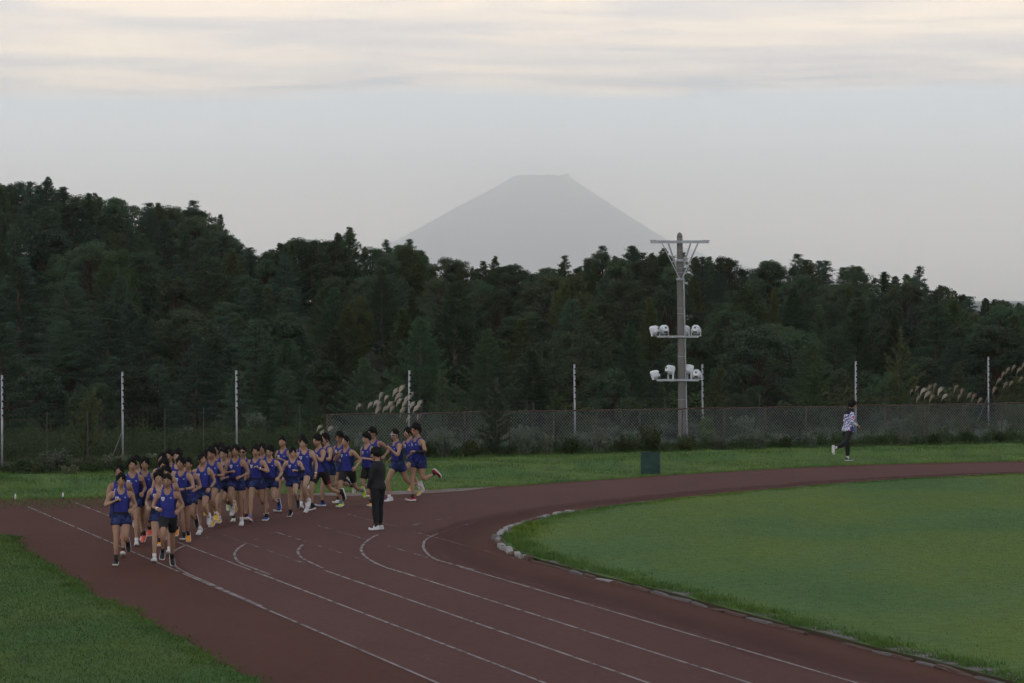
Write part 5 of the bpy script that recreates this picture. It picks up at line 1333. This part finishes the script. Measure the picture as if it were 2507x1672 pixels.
    if sleeves:
        for sd in sleeves:
            a = P.arms[sd]; V, F = limb([a[0] + a[3] * .03, a[1], a[2]], ARM_R, .006, .38, .93); obj('arm_sleeve', mesh('arm_sleeve', V, F, [M_TIGHT], smooth=True), root)
    return root, P, HR, hc
# running strides; leg[side] = hip flexion, knee bend, ankle, spread; arm[side] = swing, spread, elbow, inward. Side -1 is the runner's right
def stride(kind, s_=1, **kw):
    """s_: the side of the leg that carries the weight (or leads)"""
    o = -s_
    K_ = {'mid': ({s_: (14, 22, 0, 1), o: (22, 98, 20, 2)}, {s_: (8, 16, 92, 30), o: (-14, 18, 96, 18)}),
          'toe': ({s_: (-16, 14, 22, 1), o: (48, 82, 5, 2)}, {s_: (26, 15, 96, 36), o: (-40, 20, 92, 8)}),
          'land': ({s_: (28, 16, -4, 1), o: (-2, 82, 25, 2)}, {s_: (-36, 20, 92, 12), o: (24, 14, 98, 38)}),
          'drive': ({s_: (2, 16, 8, 1), o: (42, 100, 10, 2)}, {s_: (18, 16, 100, 40), o: (-30, 20, 94, 12)}),
          'fly': ({s_: (36, 44, 0, 1), o: (-24, 52, 30, 2)}, {s_: (-38, 20, 92, 10), o: (28, 14, 96, 38)}),
          'kick': ({s_: (18, 18, -2, 1), o: (2, 112, 28, 2)}, {s_: (-22, 20, 92, 16), o: (16, 16, 100, 40)})}[kind]
    tw = {'mid': 3, 'toe': 9, 'land': -9, 'drive': 6, 'fly': -10, 'kick': -6}[kind] * s_
    d = {'leg': K_[0], 'arm': K_[1], 'twc': tw * -1.0, 'twp': tw * .6, 'lean': 7, 'air': .05 if kind == 'fly' else 0.0}
    d.update(kw); return d
GLD = (mat('lens_black', (.008, .008, .01), .15, .6), mat('frame_black', (.012, .012, .012), .5, .4)); GLB = (mat('lens_blue', (.03, .06, .22), .12, .7), mat('frame_white', (.55, .57, .62), .5, .4)); GLO = (mat('lens_orange', (.30, .09, .02), .12, .7), MATS['frame_black'])
GLN = (MATS['lens_black'], mat('frame_neon', (.25, .8, .05), .5, .4))
PK = 'runners in blue singlets training in a pack'
# x of the body, y of the ground, y of the top of the head in the photograph; yaw to the photograph's left; stride; details; label
RUN = [
 (297, 1384, 1159, -4, stride('mid', -1, arm={-1: (6, 30, 108, 62), 1: (-18, 24, 92, 20)}), dict(shoes='black', sock='blacklong', hair=4, skin=1), 'front runner on the left with long fringe and long black socks'),
 (411, 1391, 1160, -6, stride('toe', 1, arm={-1: (12, 24, 70, 34), 1: (-26, 22, 96, 14)}), dict(shoes='black', bottom='tights', hair=1, skin=2, watch=-1), 'foremost runner in long black half tights at the front of the pack'),
 (294, 1362, 1139, -2, stride('land', 1), dict(shoes='coral', hair=0, skin=2), 'short haired runner mostly hidden behind the leftmost front runner'),
 (324, 1335, 1121, -3, stride('kick', 1), dict(shoes='white', hair=3, skin=1), 'tall runner with elbow out behind the leftmost front runner'),
 (338, 1322, 1116, 4, stride('mid', 1), dict(shoes='pink', hair=2, glasses=GLN, skin=0), 'runner wearing neon green framed glasses on the left of the pack'),
 (356, 1332, 1120, 2, stride('toe', -1), dict(shoes='coral', hair=4, skin=1), 'runner with thick fringe just left of the column behind the foremost runner'),
 (391, 1374, 1153, -2, stride('kick', -1), dict(shoes='white', hair=5, skin=0), 'runner directly behind the foremost runner, one white shoe kicked up'),
 (408, 1358, 1141, 0, stride('land', 1), dict(shoes='white', hair=6, skin=1), 'second head in the column behind the foremost runner'),
 (404, 1337, 1124, 2, stride('mid', -1), dict(shoes='orange', hair=5, skin=1), 'third head in the column behind the foremost runner'),
 (400, 1316, 1109, 4, stride('drive', 1), dict(shoes='yellow', hair=4, skin=0), 'fourth head in the column behind the foremost runner'),
 (416, 1300, 1101, 6, stride('mid', 1), dict(shoes='black', hair=3, skin=1), 'rearmost head in the column behind the foremost runner'),
 (437, 1304, 1101, 4, stride('land', -1), dict(shoes='white', hair=6, skin=0), 'bushy haired runner glimpsed above the runner in bright orange shoes'),
 (446, 1332, 1118, 2, stride('toe', 1, arm={-1: (-20, 18, 92, 12), 1: (8, 20, 78, 44)}), dict(shoes='orange', hair=2, watch=1, skin=1), 'runner in bright orange shoes with a watch, just right of the foremost runner'),
 (462, 1321, 1121, 5, stride('mid', -1), dict(shoes='black', hair=3, skin=2), 'runner in black shoes half hidden behind the runner in bright orange shoes'),
 (497, 1311, 1110, 8, stride('drive', -1, arm={-1: (-10, 22, 84, 30), 1: (-16, 20, 70, 30)}), dict(shoes='white', hair=4, tucked=True, watch=(-1, 1), skin=1, head=(38, 0)), 'runner with head turned sideways, white shoes and a watch on each wrist'),
 (508, 1290, 1102, 10, stride('mid', 1), dict(shoes='yellow', hair=3, skin=1), 'runner whose face shows just behind the runner with turned head'),
 (521, 1293, 1096, 10, stride('toe', -1, arm={-1: (4, 18, 88, 40), 1: (10, 20, 88, 50)}), dict(shoes='yellow', hair=5, skin=2, watch=1), 'dark faced runner holding both forearms across, in yellow shoes'),
 (530, 1272, 1088, 10, stride('land', 1), dict(shoes='black', hair=2, skin=1), 'left of two heads at the back above the middle of the pack'),
 (544, 1269, 1085, 12, stride('mid', -1), dict(shoes='white', hair=3, skin=2), 'right of two heads at the back above the middle of the pack'),
 (551, 1285, 1096, 8, stride('fly', -1, arm={-1: (-24, 18, 92, 14), 1: (14, 16, 70, 30)}), dict(shoes='yellow', hair=6, tucked=True, skin=0), 'pale faced runner in yellow shoes with knee raised in mid pack'),
 (563, 1277, 1094, 10, stride('mid', 1), dict(shoes='pale', hair=4, skin=1), 'runner almost hidden between two tall mid pack runners'),
 (579, 1289, 1089, 8, stride('drive', 1, arm={-1: (8, 18, 94, 55), 1: (-12, 24, 86, 36)}), dict(shoes='white', hair=4, skin=2), 'tall runner in white shoes with hands together before his waist'),
 (598, 1273, 1092, 14, stride('kick', 1), dict(shoes='pink', hair=1, glasses=GLD, skin=0), 'runner wearing black sunglasses at the back of mid pack'),
 (629, 1277, 1090, 10, stride('land', -1, arm={-1: (-30, 22, 92, 10), 1: (14, 34, 100, 66)}), dict(shoes='coral', sock='blue', hair=3, tucked=True, watch=1, skin=1), 'runner in coral shoes and blue socks with a pale watch'),
 (645, 1260, 1086, 14, stride('mid', 1), dict(shoes='black', hair=2, skin=2), 'runner hidden behind the coral shoes, only dark hair showing'),
 (663, 1275, 1092, 12, stride('mid', -1, arm={-1: (-10, 18, 80, 22), 1: (-6, 22, 70, 10)}), dict(shoes='blue', hair=6, tucked=True, skin=0), 'runner with bushy round hair and blue shoes right of the coral shoes'),
 (697, 1253, 1068, 22, stride('kick', -1), dict(shoes='black', hair=1, skin=1), 'crop haired runner in black shoes behind the short runner with arm bands'),
 (718, 1267, 1096, 6, stride('drive', -1, arm={-1: (-8, 24, 60, 10), 1: (8, 26, 92, 52)}), dict(shoes='black', hair=2, skin=0, sleeves='bands'), 'short pale runner with black arm bands and black shoes'),
 (744, 1244, 1066, 24, stride('land', 1), dict(shoes='white', hair=3, skin=1), 'runner hidden behind the tall runner in tall white shoes'),
 (748, 1259, 1071, 16, stride('toe', -1, arm={-1: (-16, 16, 92, 16), 1: (-16, 20, 34, 4)}), dict(shoes='white', hair=2, skin=0, watch=1), 'tall runner in white shoes with one arm hanging, right of the short runner'),
 (786, 1249, 1064, 40, stride('fly', -1, air=0.0, arm={-1: (-30, 18, 92, 12), 1: (34, 20, 104, 50)}), dict(shoes='black', bottom='redtights', hair=3, skin=1), 'runner in black half tights with a red side patch'),
 (806, 1240, 1061, 52, stride('kick', -1), dict(shoes='blue', hair=2, skin=0), 'runner in profile kicking up a blue shoe'),
 (838, 1232, 1058, 36, stride('mid', -1), dict(shoes='pale', hair=5, glasses=GLO, tucked=True, skin=2), 'runner wearing orange sunglasses behind the neon green shoes'),
 (852, 1243, 1067, 26, stride('fly', -1, air=0.02, arm={-1: (26, 26, 104, 56), 1: (-34, 30, 84, 6)}), dict(shoes='neon', sock='blue', bottom='tights', hair=0, skin=1), 'runner in neon green shoes and black half tights'),
 (904, 1239, 1060, 34, stride('mid', 1), dict(shoes='orange', bottom='tights', hair=5, skin=0, sleeves=(-1,)), 'runner with black arm sleeve partly hidden by the standing coach'),
 (918, 1222, 1046, 30, stride('land', 1, arm={-1: (20, 16, 98, 38), 1: (-40, 34, 96, 10)}), dict(shoes='black', hair=3, skin=2), 'runner with elbow thrust back, hidden behind the standing coach'),
 (975, 1228, 1050, 48, stride('fly', -1, air=0.0, arm={-1: (-26, 20, 82, 10), 1: (26, 18, 106, 44)}), dict(shoes='white', hair=0, glasses=GLB, skin=1), 'runner in blue mirrored sunglasses with white frames and white shoes'),
 (1008, 1217, 1047, 52, stride('toe', -1), dict(shoes='yellow', hair=2, skin=1), 'runner in yellow shoes overlapped by the last runner'),
 (1027, 1227, 1038, 46, stride('kick', -1, arm={-1: (-26, 18, 92, 12), 1: (2, 26, 92, 52)}), dict(shoes='red', hair=6, glasses=GLO, sleeves=(1,), watch=1, skin=1), 'last runner on the right, in red shoes, one foot kicked high'),
]
for i, (px, yb, yt, yaw, p, kw, lb) in enumerate(RUN):
    g = G(px, yb); hgt = at_depth(px, yt, g.y).z
    sl = kw.pop('sleeves', None)
    if sl == 'bands': kw['sleeves'] = (-1, 1)
    elif sl: kw['sleeves'] = sl
    p.setdefault('lean', 7)
    hd = kw.pop('head', (rng.normal(0, 7), 4))
    person(lb, PK, (g.x, g.y, 0.006), R(-yaw), p, h=min(max(hgt, 1.50), 1.80), seed=i, head=hd, tucked=kw.pop('tucked', i % 3 == 0 and 'bottom' not in kw), **kw)
# coach standing on the track, back to the photograph
stand = {'leg': {-1: (3, 3, 0, 2), 1: (-2, 4, 0, 3)}, 'arm': {-1: (4, 9, 12, 4), 1: (6, 9, 14, 6)}, 'lean': 1, 'twc': 6, 'twp': 0}
g = G(925, 1298); hgt = at_depth(925, 1098, g.y).z
coach, cp, cHR, chc = person('person in a black tracksuit and white shoes standing on the lanes watching', None, (g.x, g.y, .006), R(-128), stand, h=hgt, hair=5, shoes='white', sock='black', bottom='trousers', top=M_COACH, head=(14, 6), skin=1, seed=3)
# lone jogger with a patterned jacket
M_PAT = bpy.data.materials.new('patterned_jacket'); M_PAT.use_nodes = True; n, l = M_PAT.node_tree.nodes, M_PAT.node_tree.links
pb_ = n['Principled BSDF']; pb_.inputs['Roughness'].default_value = .7; tcn = n.new('ShaderNodeTexCoord')
def wv(sc, dist_, rotv, lo):
    mp = n.new('ShaderNodeMapping'); mp.inputs['Rotation'].default_value = rotv; l.new(tcn.outputs['Object'], mp.inputs[0])
    w = n.new('ShaderNodeTexWave'); w.inputs['Scale'].default_value = sc; w.inputs['Distortion'].default_value = dist_; w.inputs['Detail'].default_value = 1; w.inputs['Detail Scale'].default_value = .8
    l.new(mp.outputs[0], w.inputs['Vector']); return ramp(n, l, w.outputs['Fac'], [(lo, 0.), (lo + .04, 1.)])
def vor(sc, lo, off):
    mp = n.new('ShaderNodeMapping'); mp.inputs['Location'].default_value = off; l.new(tcn.outputs['Object'], mp.inputs[0])
    t = n.new('ShaderNodeTexVoronoi'); t.inputs['Scale'].default_value = sc; l.new(mp.outputs[0], t.inputs['Vector']); return ramp(n, l, t.outputs['Distance'], [(lo, 1.), (lo + .03, 0.)])
c = mixc(n, l, wv(3.6, 16.0, (R(20), R(40), 0), .74), (.60, .62, .74), (.035, .045, .25))
c = mixc(n, l, wv(4.5, 12.0, (R(70), R(-30), R(40)), .86), c, (.05, .05, .28))
c = mixc(n, l, vor(5.0, .22, (.3, .1, .2)), c, (.62, .05, .20))
l.new(c, pb_.inputs['Base Color'])
g = G(2076, 1134); hgt = at_depth(2076, 991, g.y).z
jp = stride('toe', 1, leg={1: (8, 6, 2, 1), -1: (-26, 46, 20, 3)}, arm={-1: (-22, 30, 84, 10), 1: (-4, 18, 96, 26)}, lean=8)
jog, jP, jHR, jhc = person('lone jogger in a white patterned hooded jacket and black trousers on the far verge', None, (g.x, g.y, .06), R(120), jp, h=hgt * 1.03, hair=5, shoes='black', sock='white', bottom='trousers', top=M_PAT, head=(-20, 14), skin=2, seed=4)
V, F = ring_loft([jP.T(torso_ring(t, e, 24)) for t, e in ((.44, .036), (.47, .040), (.50, .044), (.525, .046), (.55, .046), (.58, .040), (.61, .034), (.625, .026))], False)
V = np.array(V); obj('hood', mesh('hood', V, F, [M_COACH], smooth=True), jog)

# grow the skins and cloth over their frames, then drop the frames
bpy.context.view_layer.update()
dg = bpy.context.evaluated_depsgraph_get()
done = []
for (o, post, mats) in EVAL: done.append(bpy.data.meshes.new_from_object(o.evaluated_get(dg), depsgraph=dg))
for (o, post, mats), me in zip(EVAL, done):
    kind, target, fn = post
    if kind == 'data':
        body_me = fn(me); bo = obj('body', body_me, target)
    else:
        me.name = target.name.split('.')[0]; me.materials.clear()
        for m in mats: me.materials.append(m)
        me.polygons.foreach_set('use_smooth', np.ones(len(me.polygons), dtype=bool))
        nm, par = target.name, target.parent
        for ch in list(target.children): ch.parent = par
        bpy.data.objects.remove(target); obj(nm, me, par)
for (o, post, mats) in EVAL:
    bpy.data.objects.remove(o)
